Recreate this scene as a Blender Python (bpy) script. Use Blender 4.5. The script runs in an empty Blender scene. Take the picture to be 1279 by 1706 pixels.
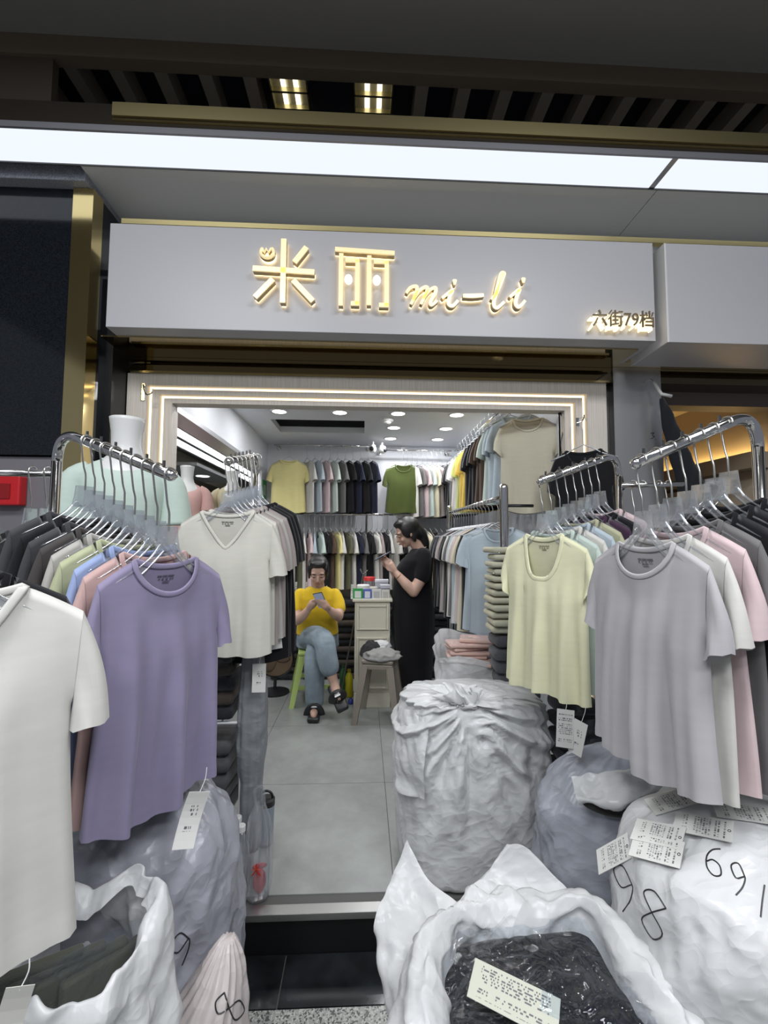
import bpy, bmesh, math, random
from mathutils import Vector, Matrix, noise
from mathutils.bvhtree import BVHTree

random.seed(7)
PI = math.pi
SC = bpy.context.scene
COL = SC.collection

# ------------------------------------------------------------------ camera
def make_camera():
    f_px, w_px = 740.0, 1279.0
    yaw, pit, rol = math.radians(2.6), math.radians(3.6), math.radians(0.3)
    fw = Vector((math.sin(yaw) * math.cos(pit), math.cos(yaw) * math.cos(pit), math.sin(pit)))
    r0 = Vector((math.cos(yaw), -math.sin(yaw), 0))
    u0 = r0.cross(fw)
    r = r0 * math.cos(rol) + u0 * math.sin(rol)
    u = -r0 * math.sin(rol) + u0 * math.cos(rol)
    cd = bpy.data.cameras.new('camera')
    cd.sensor_fit = 'HORIZONTAL'
    cd.sensor_width = 36.0
    cd.lens = f_px / w_px * 36.0
    cd.clip_start = 0.05
    cam = bpy.data.objects.new('camera', cd)
    cam.matrix_world = Matrix(((r.x, u.x, -fw.x, 0.0), (r.y, u.y, -fw.y, 0.0), (r.z, u.z, -fw.z, 1.4), (0, 0, 0, 1)))
    COL.objects.link(cam)
    SC.camera = cam
make_camera()

# ------------------------------------------------------------------ world, exposure
world = bpy.data.worlds.new('hall_ambient')
SC.world = world
world.use_nodes = True
world.node_tree.nodes['Background'].inputs[0].default_value = (0.80, 0.86, 1.0, 1)
world.node_tree.nodes['Background'].inputs[1].default_value = 0.22
SC.view_settings.view_transform = 'Standard'
SC.view_settings.look = 'None'
SC.view_settings.exposure = 0.0
SC.view_settings.gamma = 1.0
SC.view_settings.use_curve_mapping = False

def area_light(name, loc, size, power, color, rot=(0, 0, 0), spread=180):
    d = bpy.data.lights.new(name, 'AREA')
    d.shape = 'RECTANGLE'
    d.size, d.size_y = size
    d.energy = power
    d.color = color
    d.spread = math.radians(spread)
    o = bpy.data.objects.new(name, d)
    o.location = loc
    o.rotation_euler = rot
    COL.objects.link(o)
    return o
# ceiling panels of the market aisle, over and behind the photographer
area_light('aisle_panel_light', (-1.1, 0.1, 3.50), (1.2, 0.6), 54, (0.95, 0.97, 1.0))
area_light('aisle_panel_light', (1.1, 0.1, 3.50), (1.2, 0.6), 54, (0.95, 0.97, 1.0))
area_light('aisle_panel_light', (-1.1, -1.5, 3.50), (1.2, 0.6), 54, (0.95, 0.97, 1.0))
area_light('aisle_panel_light', (1.1, -1.5, 3.50), (1.2, 0.6), 54, (0.95, 0.97, 1.0))

# ------------------------------------------------------------------ materials
M = {}
def nt(name):
    m = bpy.data.materials.new(name)
    m.use_nodes = True
    return m, m.node_tree.nodes, m.node_tree.links, m.node_tree.nodes['Principled BSDF']

def pbr(name, col, rough=0.5, metal=0.0, spec=0.5, bump=None, var=None, sheen=0.0, emis=None, stretch=(1, 1, 1), coords='Object', sss=0.0, coat=0.0):
    """bump = (scale, strength, distance); var = (scale, amount) mottles the colour a little"""
    if name in M:
        return M[name]
    m, n, l, b = nt(name)
    b.inputs['Base Color'].default_value = (*col, 1)
    b.inputs['Roughness'].default_value = rough
    b.inputs['Metallic'].default_value = metal
    b.inputs['Specular IOR Level'].default_value = spec
    b.inputs['Sheen Weight'].default_value = sheen
    b.inputs['Coat Weight'].default_value = coat
    if sss:
        b.inputs['Subsurface Weight'].default_value = sss
        b.inputs['Subsurface Radius'].default_value = (0.02, 0.02, 0.02)
    if emis:
        b.inputs['Emission Color'].default_value = (*emis[0], 1)
        b.inputs['Emission Strength'].default_value = emis[1]
    if bump or var:
        tc = n.new('ShaderNodeTexCoord')
        mp = n.new('ShaderNodeMapping')
        mp.inputs['Scale'].default_value = stretch
        l.new(tc.outputs[coords], mp.inputs['Vector'])
    if bump:
        t = n.new('ShaderNodeTexNoise')
        t.inputs['Scale'].default_value = bump[0]
        t.inputs['Detail'].default_value = 4
        bp = n.new('ShaderNodeBump')
        bp.inputs['Strength'].default_value = bump[1]
        bp.inputs['Distance'].default_value = bump[2]
        l.new(mp.outputs[0], t.inputs['Vector'])
        l.new(t.outputs['Fac'], bp.inputs['Height'])
        l.new(bp.outputs[0], b.inputs['Normal'])
    if var:
        t = n.new('ShaderNodeTexNoise')
        t.inputs['Scale'].default_value = var[0]
        t.inputs['Detail'].default_value = 3
        cr = n.new('ShaderNodeValToRGB')
        cr.color_ramp.elements[0].position = 0.35
        cr.color_ramp.elements[1].position = 0.65
        a = var[1]
        cr.color_ramp.elements[0].color = (*[max(0, c * (1 - a)) for c in col], 1)
        cr.color_ramp.elements[1].color = (*[min(1, c * (1 + a)) for c in col], 1)
        l.new(mp.outputs[0], t.inputs['Vector'])
        l.new(t.outputs['Fac'], cr.inputs['Fac'])
        l.new(cr.outputs[0], b.inputs['Base Color'])
    M[name] = m
    return m

def glow(name, col, strength):
    if name in M:
        return M[name]
    m = bpy.data.materials.new(name)
    m.use_nodes = True
    n, l = m.node_tree.nodes, m.node_tree.links
    n.clear()
    e = n.new('ShaderNodeEmission')
    e.inputs[0].default_value = (*col, 1)
    e.inputs[1].default_value = strength
    o = n.new('ShaderNodeOutputMaterial')
    l.new(e.outputs[0], o.inputs[0])
    M[name] = m
    return m

def clear_plastic(name, tint=(0.95, 0.97, 1.0), gloss=0.22, haze=0.05, rough=0.08, bump=None, rim=0.75):
    """thin clear film or clear moulded plastic: mostly see-through, glossy, a little milky"""
    if name in M:
        return M[name]
    m = bpy.data.materials.new(name)
    m.use_nodes = True
    n, l = m.node_tree.nodes, m.node_tree.links
    n.clear()
    tr = n.new('ShaderNodeBsdfTransparent'); tr.inputs[0].default_value = (*tint, 1)
    gl = n.new('ShaderNodeBsdfGlossy'); gl.inputs['Roughness'].default_value = rough
    df = n.new('ShaderNodeBsdfDiffuse'); df.inputs[0].default_value = (0.8, 0.82, 0.85, 1)
    m1 = n.new('ShaderNodeMixShader'); m2 = n.new('ShaderNodeMixShader')
    lw = n.new('ShaderNodeLayerWeight'); lw.inputs[0].default_value = 0.35
    ad = n.new('ShaderNodeMath'); ad.operation = 'MULTIPLY_ADD'
    ad.inputs[1].default_value = rim; ad.inputs[2].default_value = gloss
    ad.use_clamp = True
    l.new(lw.outputs['Facing'], ad.inputs[0])
    m1.inputs[0].default_value = haze
    l.new(tr.outputs[0], m1.inputs[1]); l.new(df.outputs[0], m1.inputs[2])
    l.new(ad.outputs[0], m2.inputs[0]); l.new(m1.outputs[0], m2.inputs[1]); l.new(gl.outputs[0], m2.inputs[2])
    if bump:
        tc = n.new('ShaderNodeTexCoord')
        t = n.new('ShaderNodeTexNoise'); t.inputs['Scale'].default_value = bump[0]; t.inputs['Detail'].default_value = 3
        t.inputs['Distortion'].default_value = 1.2
        bp = n.new('ShaderNodeBump'); bp.inputs['Strength'].default_value = bump[1]; bp.inputs['Distance'].default_value = bump[2]
        l.new(tc.outputs['Object'], t.inputs['Vector']); l.new(t.outputs['Fac'], bp.inputs['Height'])
        l.new(bp.outputs[0], gl.inputs['Normal']); l.new(bp.outputs[0], lw.inputs['Normal'])
    o = n.new('ShaderNodeOutputMaterial')
    l.new(m2.outputs[0], o.inputs[0])
    M[name] = m
    return m

def cloth(name, col, rough=0.9):
    """fine jersey: a little mottled along the yarn, soft sheen"""
    return pbr('cloth_' + name, col, rough, spec=0.15, sheen=0.15, bump=(300, 0.12, 0.0005), var=(40, 0.018), stretch=(0.35, 0.35, 1.6))

def steel(name, col=(0.62, 0.61, 0.6), rough=0.16):
    return pbr(name, col, rough, metal=1.0)

WHITE_WALL = pbr('white_wall_paint', (0.74, 0.76, 0.80), 0.6, bump=(60, 0.05, 0.001))
CEIL_WHITE = pbr('white_ceiling_paint', (0.72, 0.74, 0.78), 0.65)
GOLD = pbr('gold_mirror_metal', (0.78, 0.63, 0.30), 0.12, metal=1.0)
DARKGOLD = pbr('dark_bronze_mirror', (0.62, 0.50, 0.28), 0.05, metal=1.0)
BLACKGLASS = pbr('black_polished_granite', (0.008, 0.010, 0.013), 0.09, spec=0.5, var=(220, 0.5))
CHROME = steel('chrome_tube', (0.70, 0.69, 0.68), 0.12)
WHITE_PLASTIC = pbr('white_plastic', (0.75, 0.75, 0.74), 0.4)
BLACK_PLASTIC = pbr('black_plastic', (0.012, 0.012, 0.014), 0.4)
WARM_LED = glow('warm_led_line', (1.0, 0.80, 0.50), 2.6)
CLEAR = clear_plastic('clear_hanger_plastic', gloss=0.16, haze=0.16)
FILM = clear_plastic('crinkled_clear_film', gloss=0.02, haze=0.0, rough=0.05, bump=(13, 0.7, 0.03), rim=0.25)

# ------------------------------------------------------------------ object helpers
def tag(o, label=None, cat=None, group=None, kind=None):
    if label: o['label'] = label
    if cat: o['category'] = cat
    if group: o['group'] = group
    if kind: o['kind'] = kind
    return o

def thing(name, label, cat, loc=(0, 0, 0), rz=0.0, group=None):
    o = bpy.data.objects.new(name, None)
    o.empty_display_size = 0.05
    o.location = loc
    o.rotation_euler = (0, 0, rz)
    COL.objects.link(o)
    return tag(o, label, cat, group)

def mesh_obj(name, me, mat=None, parent=None, loc=None, smooth=False):
    o = bpy.data.objects.new(name, me)
    COL.objects.link(o)
    if mat is not None and not me.materials:
        me.materials.append(mat)
    if parent is not None:
        o.parent = parent
    if loc is not None:
        o.location = loc
    if smooth:
        for p in me.polygons:
            p.use_smooth = True
    return o

def obj(name, bm, mat=None, parent=None, loc=None, smooth=False):
    bmesh.ops.recalc_face_normals(bm, faces=bm.faces[:])
    me = bpy.data.meshes.new(name)
    bm.to_mesh(me)
    bm.free()
    return mesh_obj(name, me, mat, parent, loc, smooth)

def ocopy(o, parent=None, mat=None):
    c = o.copy()
    COL.objects.link(c)
    if parent is not None:
        c.parent = parent
    if mat is not None and c.material_slots:
        c.material_slots[0].link = 'OBJECT'
        c.material_slots[0].material = mat
    return c

def B():
    return bmesh.new()

def add_box(bm, x0, x1, y0, y1, z0, z1, bevel=0.0):
    vs = [bm.verts.new((x, y, z)) for x in (x0, x1) for y in (y0, y1) for z in (z0, z1)]
    idx = ((0, 1, 3, 2), (4, 6, 7, 5), (0, 4, 5, 1), (2, 3, 7, 6), (0, 2, 6, 4), (1, 5, 7, 3))
    fs = [bm.faces.new([vs[i] for i in f]) for f in idx]
    if bevel > 0:
        es = list({e for f in fs for e in f.edges})
        bmesh.ops.bevel(bm, geom=es, offset=bevel, segments=2, affect='EDGES', profile=0.5)
    return bm

def box(name, x0, x1, y0, y1, z0, z1, mat, parent=None, bevel=0.0):
    """a box whose origin sits at its own base centre"""
    cx, cy = (x0 + x1) / 2, (y0 + y1) / 2
    o = obj(name, add_box(B(), x0 - cx, x1 - cx, y0 - cy, y1 - cy, 0, z1 - z0, bevel), mat, parent)
    o.location = (cx, cy, z0)
    if parent is not None:
        p = parent
        o.location = Vector((cx, cy, z0)) - p.location if abs(p.rotation_euler.z) < 1e-9 else Matrix.Rotation(-p.rotation_euler.z, 3, 'Z') @ (Vector((cx, cy, z0)) - p.location)
    return o

def catmull(pts, n):
    P = [Vector(p) for p in pts]
    if len(P) < 3:
        return [P[0].lerp(P[-1], i / n) for i in range(n + 1)]
    out = []
    k = len(P)
    for i in range(k - 1):
        p0, p1, p2, p3 = P[max(i - 1, 0)], P[i], P[i + 1], P[min(i + 2, k - 1)]
        for j in range(n):
            t = j / n
            out.append(0.5 * ((2 * p1) + (p2 - p0) * t + (2 * p0 - 5 * p1 + 4 * p2 - p3) * t * t + (3 * p1 - p0 - 3 * p2 + p3) * t ** 3))
    out.append(P[-1])
    return out

def add_tube(bm, pts, r, seg=8, cap=True, flat=None):
    """tube along points; r is a number or a list; flat=(sx, sz) squashes the section in its own frame"""
    P = [Vector(p) for p in pts]
    n = len(P)
    R = r if isinstance(r, (list, tuple)) else [r] * n
    up = Vector((0, 0, 1))
    t0 = (P[1] - P[0]).normalized()
    if abs(t0.z) > 0.9:
        up = Vector((0, 1, 0))
    a = t0.cross(up).normalized()
    rings = []
    for i in range(n):
        t = (P[min(i + 1, n - 1)] - P[max(i - 1, 0)])
        t = t.normalized() if t.length > 1e-9 else t0
        a = (a - t * a.dot(t))
        a = a.normalized() if a.length > 1e-6 else t.orthogonal().normalized()
        b = t.cross(a)
        fa, fb = flat if flat else (1, 1)
        rings.append([bm.verts.new(P[i] + a * (math.cos(2 * PI * k / seg) * R[i] * fa) + b * (math.sin(2 * PI * k / seg) * R[i] * fb)) for k in range(seg)])
    for i in range(n - 1):
        for k in range(seg):
            bm.faces.new((rings[i][k], rings[i][(k + 1) % seg], rings[i + 1][(k + 1) % seg], rings[i + 1][k]))
    if cap:
        bm.faces.new(rings[0][::-1])
        bm.faces.new(rings[-1])
    return bm

def add_lathe(bm, prof, seg=24, c=(0, 0, 0), sx=1.0, sy=1.0, cap=True):
    rings = []
    for r, z in prof:
        rings.append([bm.verts.new((c[0] + r * sx * math.cos(2 * PI * k / seg), c[1] + r * sy * math.sin(2 * PI * k / seg), c[2] + z)) for k in range(seg)])
    for i in range(len(rings) - 1):
        for k in range(seg):
            bm.faces.new((rings[i][k], rings[i][(k + 1) % seg], rings[i + 1][(k + 1) % seg], rings[i + 1][k]))
    if cap:
        bm.faces.new(rings[0][::-1])
        bm.faces.new(rings[-1])
    return bm

def add_ellipsoid(bm, c, r, rot=None, u=16, v=10):
    m = Matrix.Translation(Vector(c))
    if rot is not None:
        m = m @ rot.to_4x4()
    m = m @ Matrix.Diagonal((r[0], r[1], r[2], 1))
    bmesh.ops.create_uvsphere(bm, u_segments=u, v_segments=v, radius=1.0, matrix=m)
    return bm

def add_prism(bm, poly, axis, d0, d1):
    """extrude a 2-D polygon: axis 'y' takes (x, z) points, 'x' takes (y, z), 'z' takes (x, y)"""
    def V(p, d):
        return {'y': (p[0], d, p[1]), 'x': (d, p[0], p[1]), 'z': (p[0], p[1], d)}[axis]
    a = [bm.verts.new(V(p, d0)) for p in poly]
    b = [bm.verts.new(V(p, d1)) for p in poly]
    bm.faces.new(a); bm.faces.new(b[::-1])
    k = len(poly)
    for i in range(k):
        bm.faces.new((a[i], b[i], b[(i + 1) % k], a[(i + 1) % k]))
    return bm

ORD = ['first', 'second', 'third', 'fourth', 'fifth', 'sixth', 'seventh', 'eighth', 'ninth', 'tenth', 'eleventh', 'twelfth', 'thirteenth', 'fourteenth', 'fifteenth', 'sixteenth', 'seventeenth', 'eighteenth', 'nineteenth', 'twentieth']
ORD += ['twenty-' + w for w in ORD[:9]] + ['thirtieth'] + ['thirty-' + w for w in ORD[:9]] + ['fortieth'] + ['forty-' + w for w in ORD[:9]] + ['fiftieth'] + ['fifty-' + w for w in ORD[:9]] + ['sixtieth']

def structure(o):
    o['kind'] = 'structure'
    return o
# ================================================================== THE SETTING
# shop floor: 80 cm tiles on a platform one step above the aisle
TILE = None
def tile_mat():
    m, n, l, b = nt('pale_grey_floor_tile')
    tc = n.new('ShaderNodeTexCoord')
    t = n.new('ShaderNodeTexNoise'); t.inputs['Scale'].default_value = 5; t.inputs['Detail'].default_value = 6; t.inputs['Roughness'].default_value = 0.65
    cr = n.new('ShaderNodeValToRGB')
    cr.color_ramp.elements[0].position = 0.3; cr.color_ramp.elements[0].color = (0.25, 0.26, 0.252, 1)
    cr.color_ramp.elements[1].position = 0.7; cr.color_ramp.elements[1].color = (0.335, 0.35, 0.338, 1)
    l.new(tc.outputs['Object'], t.inputs['Vector']); l.new(t.outputs['Fac'], cr.inputs[0]); l.new(cr.outputs[0], b.inputs['Base Color'])
    b.inputs['Roughness'].default_value = 0.32
    b.inputs['Specular IOR Level'].default_value = 0.4
    return m
M['tile'] = tile_mat()
GROUT = pbr('dark_tile_joint', (0.10, 0.10, 0.095), 0.9)

floor = structure(box('floor', -3.4, 3.4, 1.80, 5.2, -0.149, -0.004, GROUT))
tile_me = None
for ix in range(-3, 5):
    for iy in range(0, 4):
        x0 = 0.133 + (ix - 1) * 0.8; x1 = x0 + 0.8
        y0 = 2.66 + (iy - 1) * 0.8; y1 = y0 + 0.8
        if ix in (-3, 4) and iy > 1:
            continue
        t = box('tile', max(x0 + .0015, -3.4), min(x1 - .0015, 3.4), max(y0 + .0015, 1.815), y1 - .0015, -0.01, 0.0, M['tile'], floor)
GRANITE_FLOOR = None
def granite():
    m, n, l, b = nt('speckled_granite_floor')
    tc = n.new('ShaderNodeTexCoord')
    v = n.new('ShaderNodeTexVoronoi'); v.inputs['Scale'].default_value = 190
    cr = n.new('ShaderNodeValToRGB'); cr.color_ramp.interpolation = 'CONSTANT'
    e = cr.color_ramp.elements
    e[0].position = 0; e[0].color = (0.05, 0.055, 0.05, 1)
    e[1].position = 0.3; e[1].color = (0.28, 0.29, 0.27, 1)
    x = e.new(0.6); x.color = (0.42, 0.43, 0.40, 1)
    x = e.new(0.85); x.color = (0.16, 0.16, 0.15, 1)
    l.new(tc.outputs['Object'], v.inputs['Vector']); l.new(v.outputs['Color'], cr.inputs[0]); l.new(cr.outputs[0], b.inputs['Base Color'])
    b.inputs['Roughness'].default_value = 0.3
    return m
M['granite_floor'] = granite()
aisle = structure(box('floor_aisle', -3.6, 3.6, -3.0, 1.58, -0.30, -0.15, M['granite_floor']))
M['black_tile'] = pbr('black_border_tile', (0.012, 0.014, 0.016), 0.14, spec=0.5, var=(9, 0.5))
border_base = structure(box('floor_border', -3.6, 3.6, 1.582, 1.775, -0.30, -0.152, GROUT))
for i in range(-4, 5):
    x0 = -0.275 + i * 0.6
    box('border_tile', x0 + 0.002, x0 + 0.598, 1.583, 1.774, -0.157, -0.148, M['black_tile'], border_base)
riser = structure(box('trim_1', -3.4, 3.4, 1.776, 1.80, -0.30, -0.022, pbr('black_riser', (0.004, 0.004, 0.005), 0.5)))
sill = structure(box('trim_2', -3.4, 3.4, 1.762, 1.812, -0.022, 0.003, pbr('brushed_steel_edge', (0.45, 0.45, 0.44), 0.32, metal=1.0, bump=(300, 0.1, 0.0005), stretch=(0.02, 1, 1)), bevel=0.002))

# interior shell
structure(box('wall_back', -1.12, 1.16, 5.00, 5.10, 0, 2.6, WHITE_WALL))
structure(box('wall_right', 1.165, 1.28, 2.56, 5.10, 0, 2.6, WHITE_WALL))
# left wall: beam over a wide opening to the next aisle, a low wall under it and a white stub by the back
structure(box('wall_left', -1.20, -1.085, 2.56, 5.00, 2.16, 2.6, WHITE_WALL))
structure(box('wall_left_low', -1.20, -1.085, 2.56, 4.72, 0, 0.95, WHITE_WALL))
structure(box('wall_left_stub', -1.20, -1.085, 4.72, 5.00, 0, 2.16, WHITE_WALL))
trim = structure(box('trim_3', -1.215, -1.075, 2.56, 4.72, 2.13, 2.162, pbr('aluminium_track', (0.6, 0.61, 0.63), 0.35, metal=0.6)))
# ceiling with a rectangular return-air opening
cl = structure(obj('ceiling', B(), CEIL_WHITE))
bm = B()
def ring_ceiling(bm, X0, X1, Y0, Y1, x0, x1, y0, y1, z0, z1):
    add_box(bm, X0, X1, Y0, y0, z0, z1)
    add_box(bm, X0, X1, y1, Y1, z0, z1)
    add_box(bm, X0, x0, y0, y1, z0, z1)
    add_box(bm, x1, X1, y0, y1, z0, z1)
ring_ceiling(bm, -1.2, 1.28, 2.56, 5.1, -0.84, -0.0, 3.95, 4.42, 2.47, 2.53)
bm.to_mesh(cl.data); bm.free()
bm = B(); add_box(bm, -0.87, 0.03, 3.92, 4.45, 2.53, 2.75); bmesh.ops.reverse_faces(bm, faces=bm.faces[:])
vent = thing('return_air_vent', 'long black return-air slot recessed in the shop ceiling', 'vent', (-0.42, 4.185, 2.47))
obj('duct', add_box(B(), -0.45, 0.45, -0.265, 0.265, 0.16, 0.20), pbr('dark_duct', (0.01, 0.011, 0.012), 0.7), vent)
for k in range(9):
    obj('vane', add_box(B(), -0.43, 0.43, -0.22 + k * 0.052, -0.216 + k * 0.052, 0.05, 0.10), M['dark_duct'], vent)
for (a, b_, c, d) in ((-0.448, -0.44, -0.265, 0.265), (0.44, 0.448, -0.265, 0.265), (-0.44, 0.44, -0.265, -0.255), (-0.44, 0.44, 0.255, 0.265)):
    obj('duct_side', add_box(B(), a, b_, c, d, 0.061, 0.16), M['dark_duct'], vent)

# ------------------------------------------------------------------ lit door frame (three stepped bands, two LED lines)
FRAME = pbr('led_tinted_wood_grain_panel', (0.62, 0.565, 0.50), 0.5, bump=(30, 0.2, 0.001), var=(14, 0.08), stretch=(12, 12, 0.4))  # warm tint stands in for the LED glow cast on the wood
frame = structure(obj('door_1', add_box(B(), 0, 0.001, 0, 0.001, 0, 0.001), FRAME))
frame.location = (0.05, 2.5, 0)
def frame_band(xl0, xl1, xr0, xr1, zt0, zt1, y0, y1, name, mat):
    for nm, a in ((name + '_jamb', (xl0, xl1, y0, y1, 0, zt1)), (name + '_jamb', (xr0, xr1, y0, y1, 0, zt1)), (name + '_head', (xl1, xr0, y0, y1, zt0, zt1))):
        box(nm, *a, mat, frame)
frame_band(-1.296, -1.190, 1.270, 1.383, 2.240, 2.305, 2.44, 2.58, 'outer', FRAME)
frame_band(-1.190, -1.176, 1.257, 1.270, 2.227, 2.240, 2.475, 2.58, 'led_line', WARM_LED)
frame_band(-1.176, -1.138, 1.216, 1.257, 2.200, 2.227, 2.47, 2.58, 'middle', FRAME)
frame_band(-1.138, -1.124, 1.203, 1.216, 2.187, 2.200, 2.505, 2.58, 'led_line', WARM_LED)
frame_band(-1.124, -1.078, 1.165, 1.203, 2.160, 2.187, 2.50, 2.58, 'inner', FRAME)
hk = thing('wall_hook', 'small chrome double hook at the top left corner of the lit frame', 'hook', (-1.21, 2.44, 2.2))
obj('plate', add_box(B(), -0.012, 0.012, -0.004, 0, -0.05, 0.05, 0.002), CHROME, hk)
obj('prong', add_tube(B(), catmull([(0, -0.004, 0.04), (0.02, -0.03, 0.0), (0.045, -0.05, -0.03), (0.07, -0.05, -0.02), (0.075, -0.05, 0.005)], 5), 0.0035, 6), CHROME, hk, smooth=True)

# ------------------------------------------------------------------ left granite pillar with gold corner
structure(box('wall_left_pillar', -3.6, -1.335, 2.14, 2.60, 1.79, 3.105, BLACKGLASS))
structure(box('wall_left_pillar_low', -3.6, -1.345, 2.16, 2.60, -0.15, 1.785, pbr('grey_service_panel', (0.22, 0.21, 0.23), 0.45, metal=0.3)))
structure(box('trim_4', -1.335, -1.30, 2.30, 2.60, 0, 2.75, pbr('black_gap', (0.006, 0.006, 0.007), 0.3)))
structure(box('trim_5', -1.425, -1.352, 2.128, 2.14, -0.15, 3.105, GOLD))
structure(box('trim_6', -1.352, -1.329, 2.128, 2.21, -0.15, 3.105, GOLD))
CORN = pbr('grey_granite_cornice', (0.30, 0.31, 0.34), 0.35, var=(200, 0.3))
structure(box('trim_7', -3.6, -1.345, 2.085, 2.60, 3.108, 3.21, CORN, bevel=0.003))
al = thing('fire_alarm_box', 'red fire alarm call box on the grey panel behind the left racks', 'alarm', (-1.66, 2.16, 1.60))
obj('housing', add_box(B(), -0.075, 0.075, -0.05, 0, -0.05, 0.09, 0.008), pbr('red_alarm_plastic', (0.5, 0.015, 0.02), 0.35), al)
obj('call_plate', add_box(B(), -0.035, 0.035, -0.054, -0.05, -0.02, 0.05), pbr('red_alarm_dark', (0.25, 0.01, 0.012), 0.35), al)

# ------------------------------------------------------------------ sign band
SIGN = pbr('satin_grey_sign_face', (0.43, 0.425, 0.44), 0.42, spec=0.4)
sign = thing('shop_sign', 'long grey shop sign box with glowing gold characters and script letters', 'sign', (0.115, 2.24, 2.40))
box('sign_box', -1.227, 1.452, 2.10, 2.38, 2.400, 2.912, SIGN, sign, bevel=0.002)
nsign = thing('shop_sign', 'blank grey sign box of the neighbouring shop at the right edge', 'sign', (2.55, 2.23, 2.385))
box('sign_box', 1.502, 3.6, 2.075, 2.38, 2.385, 2.895, SIGN, nsign, bevel=0.002)
obj('side_trim', add_box(B(), -1.056, -1.048, -0.155, 0.15, 0.0, 0.51), pbr('pale_sign_edge', (0.62, 0.61, 0.60), 0.4), nsign)
strip = structure(box('trim_8', -1.175, 3.6, 2.098, 2.13, 2.913, 2.937, pbr('gold_edge_strip', (0.85, 0.72, 0.36), 0.28, metal=1.0)))
soff = pbr('grey_soffit_panel', (0.66, 0.66, 0.65), 0.55)
for i, (a, b_) in enumerate(((-1.345, 1.448), (1.452, 3.6))):
    structure(box('ceiling_soffit', a, b_, 2.04, 2.44, 3.15, 3.20, soff))
    structure(box('wall_above_sign', a, b_, 2.40, 2.46, 2.86, 3.15, soff))
structure(box('ceiling_soffit_lip', -3.6, 3.6, 2.035, 2.0395, 3.142, 3.2, pbr('dark_lip', (0.10, 0.10, 0.10), 0.4, metal=0.6)))
# dark mirror underside behind the sign and the black shutter box over the door
structure(box('ceiling_mirror_soffit', -1.33, 3.6, 2.38, 2.62, 2.405, 2.43, DARKGOLD))
structure(box('ceiling_mirror_edge', -1.30, 1.42, 2.19, 2.381, 2.392, 2.3995, DARKGOLD))
structure(box('trim_9', -1.30, 3.6, 2.46, 2.60, 2.318, 2.404, pbr('black_shutter_box', (0.20, 0.17, 0.12), 0.06, metal=1.0)))
structure(box('trim_10', -1.28, 1.40, 2.43, 2.58, 2.3055, 2.317, pbr('bronze_strip', (0.45, 0.37, 0.20), 0.14, metal=1.0)))

# sign lettering: halo-lit gold channel letters
LETTER = pbr('gold_letter_face', (0.95, 0.80, 0.48), 0.35, metal=0.1, emis=((1.0, 0.78, 0.40), 0.34))
SIDE = pbr('bronze_letter_side', (0.40, 0.33, 0.20), 0.3, metal=0.6)
HALO = glow('warm_halo_backlight', (1.0, 0.76, 0.40), 4.6)
def bar(bm, a, b, w, y0, y1, taper=0):
    d = (Vector((b[0], b[1])) - Vector((a[0], a[1]))); d.normalize(); n = Vector((-d.y, d.x)) * w / 2
    P = [(a[0] + n.x, a[1] + n.y), (b[0] + n.x, b[1] + n.y), (b[0] - n.x, b[1] - n.y), (a[0] - n.x, a[1] - n.y)]
    add_prism(bm, P, 'y', y0, y1)
def letter_part(name, strokes, parent_loc, w, dots=()):
    """strokes in world (x, z); face 4 cm proud of the sign, side walls behind it, a lit backing plate 1 cm off the sign"""
    for nm, mat, wd, y0, y1 in (('letter_face', LETTER, w, 2.052, 2.060), ('letter_side', SIDE, w, 2.060, 2.088), ('letter_backlight', HALO, w * 0.72, 2.089, 2.096)):
        bm = B()
        for s in strokes:
            bar(bm, s[0], s[1], wd, y0, y1)
        for v in bm.verts:
            v.co -= Vector(parent_loc)
        o = obj(nm, bm, mat, sign)
        if name:
            o['label'] = {'letter_face': 'gold face', 'letter_side': 'bronze side wall', 'letter_backlight': 'warm glowing edge'}[nm] + ' of the character ' + name
SL = (0.115, 2.24, 2.40)
letter_part('米', [((-0.392, 2.832), (-0.392, 2.518)), ((-0.535, 2.682), (-0.245, 2.672)), ((-0.340, 2.718), (-0.284, 2.795)), ((-0.440, 2.632), (-0.522, 2.540)), ((-0.345, 2.630), (-0.250, 2.530))], SL, 0.025)
letter_part('丽', [((-0.148, 2.790), (0.138, 2.780)), ((-0.118, 2.770), (-0.118, 2.512)), ((0.016, 2.764), (0.016, 2.518)),
                  ((-0.098, 2.738), (-0.032, 2.738)), ((-0.040, 2.738), (-0.040, 2.518)), ((-0.070, 2.524), (-0.030, 2.524)),
                  ((0.038, 2.736), (0.108, 2.736)), ((0.100, 2.736), (0.100, 2.514)), ((0.064, 2.520), (0.110, 2.520))], SL, 0.0205)
PEARL = pbr('lit_pearl', (1, 0.95, 0.85), 0.3, emis=((1, 0.93, 0.8), 1.6))
for x in (-0.083, 0.053):
    bm = B(); add_ellipsoid(bm, (x - SL[0], 2.066 - SL[1], 2.648 - SL[2]), (0.019, 0.03, 0.019))
    obj('pearl', bm, PEARL, sign, smooth=True)
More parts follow.
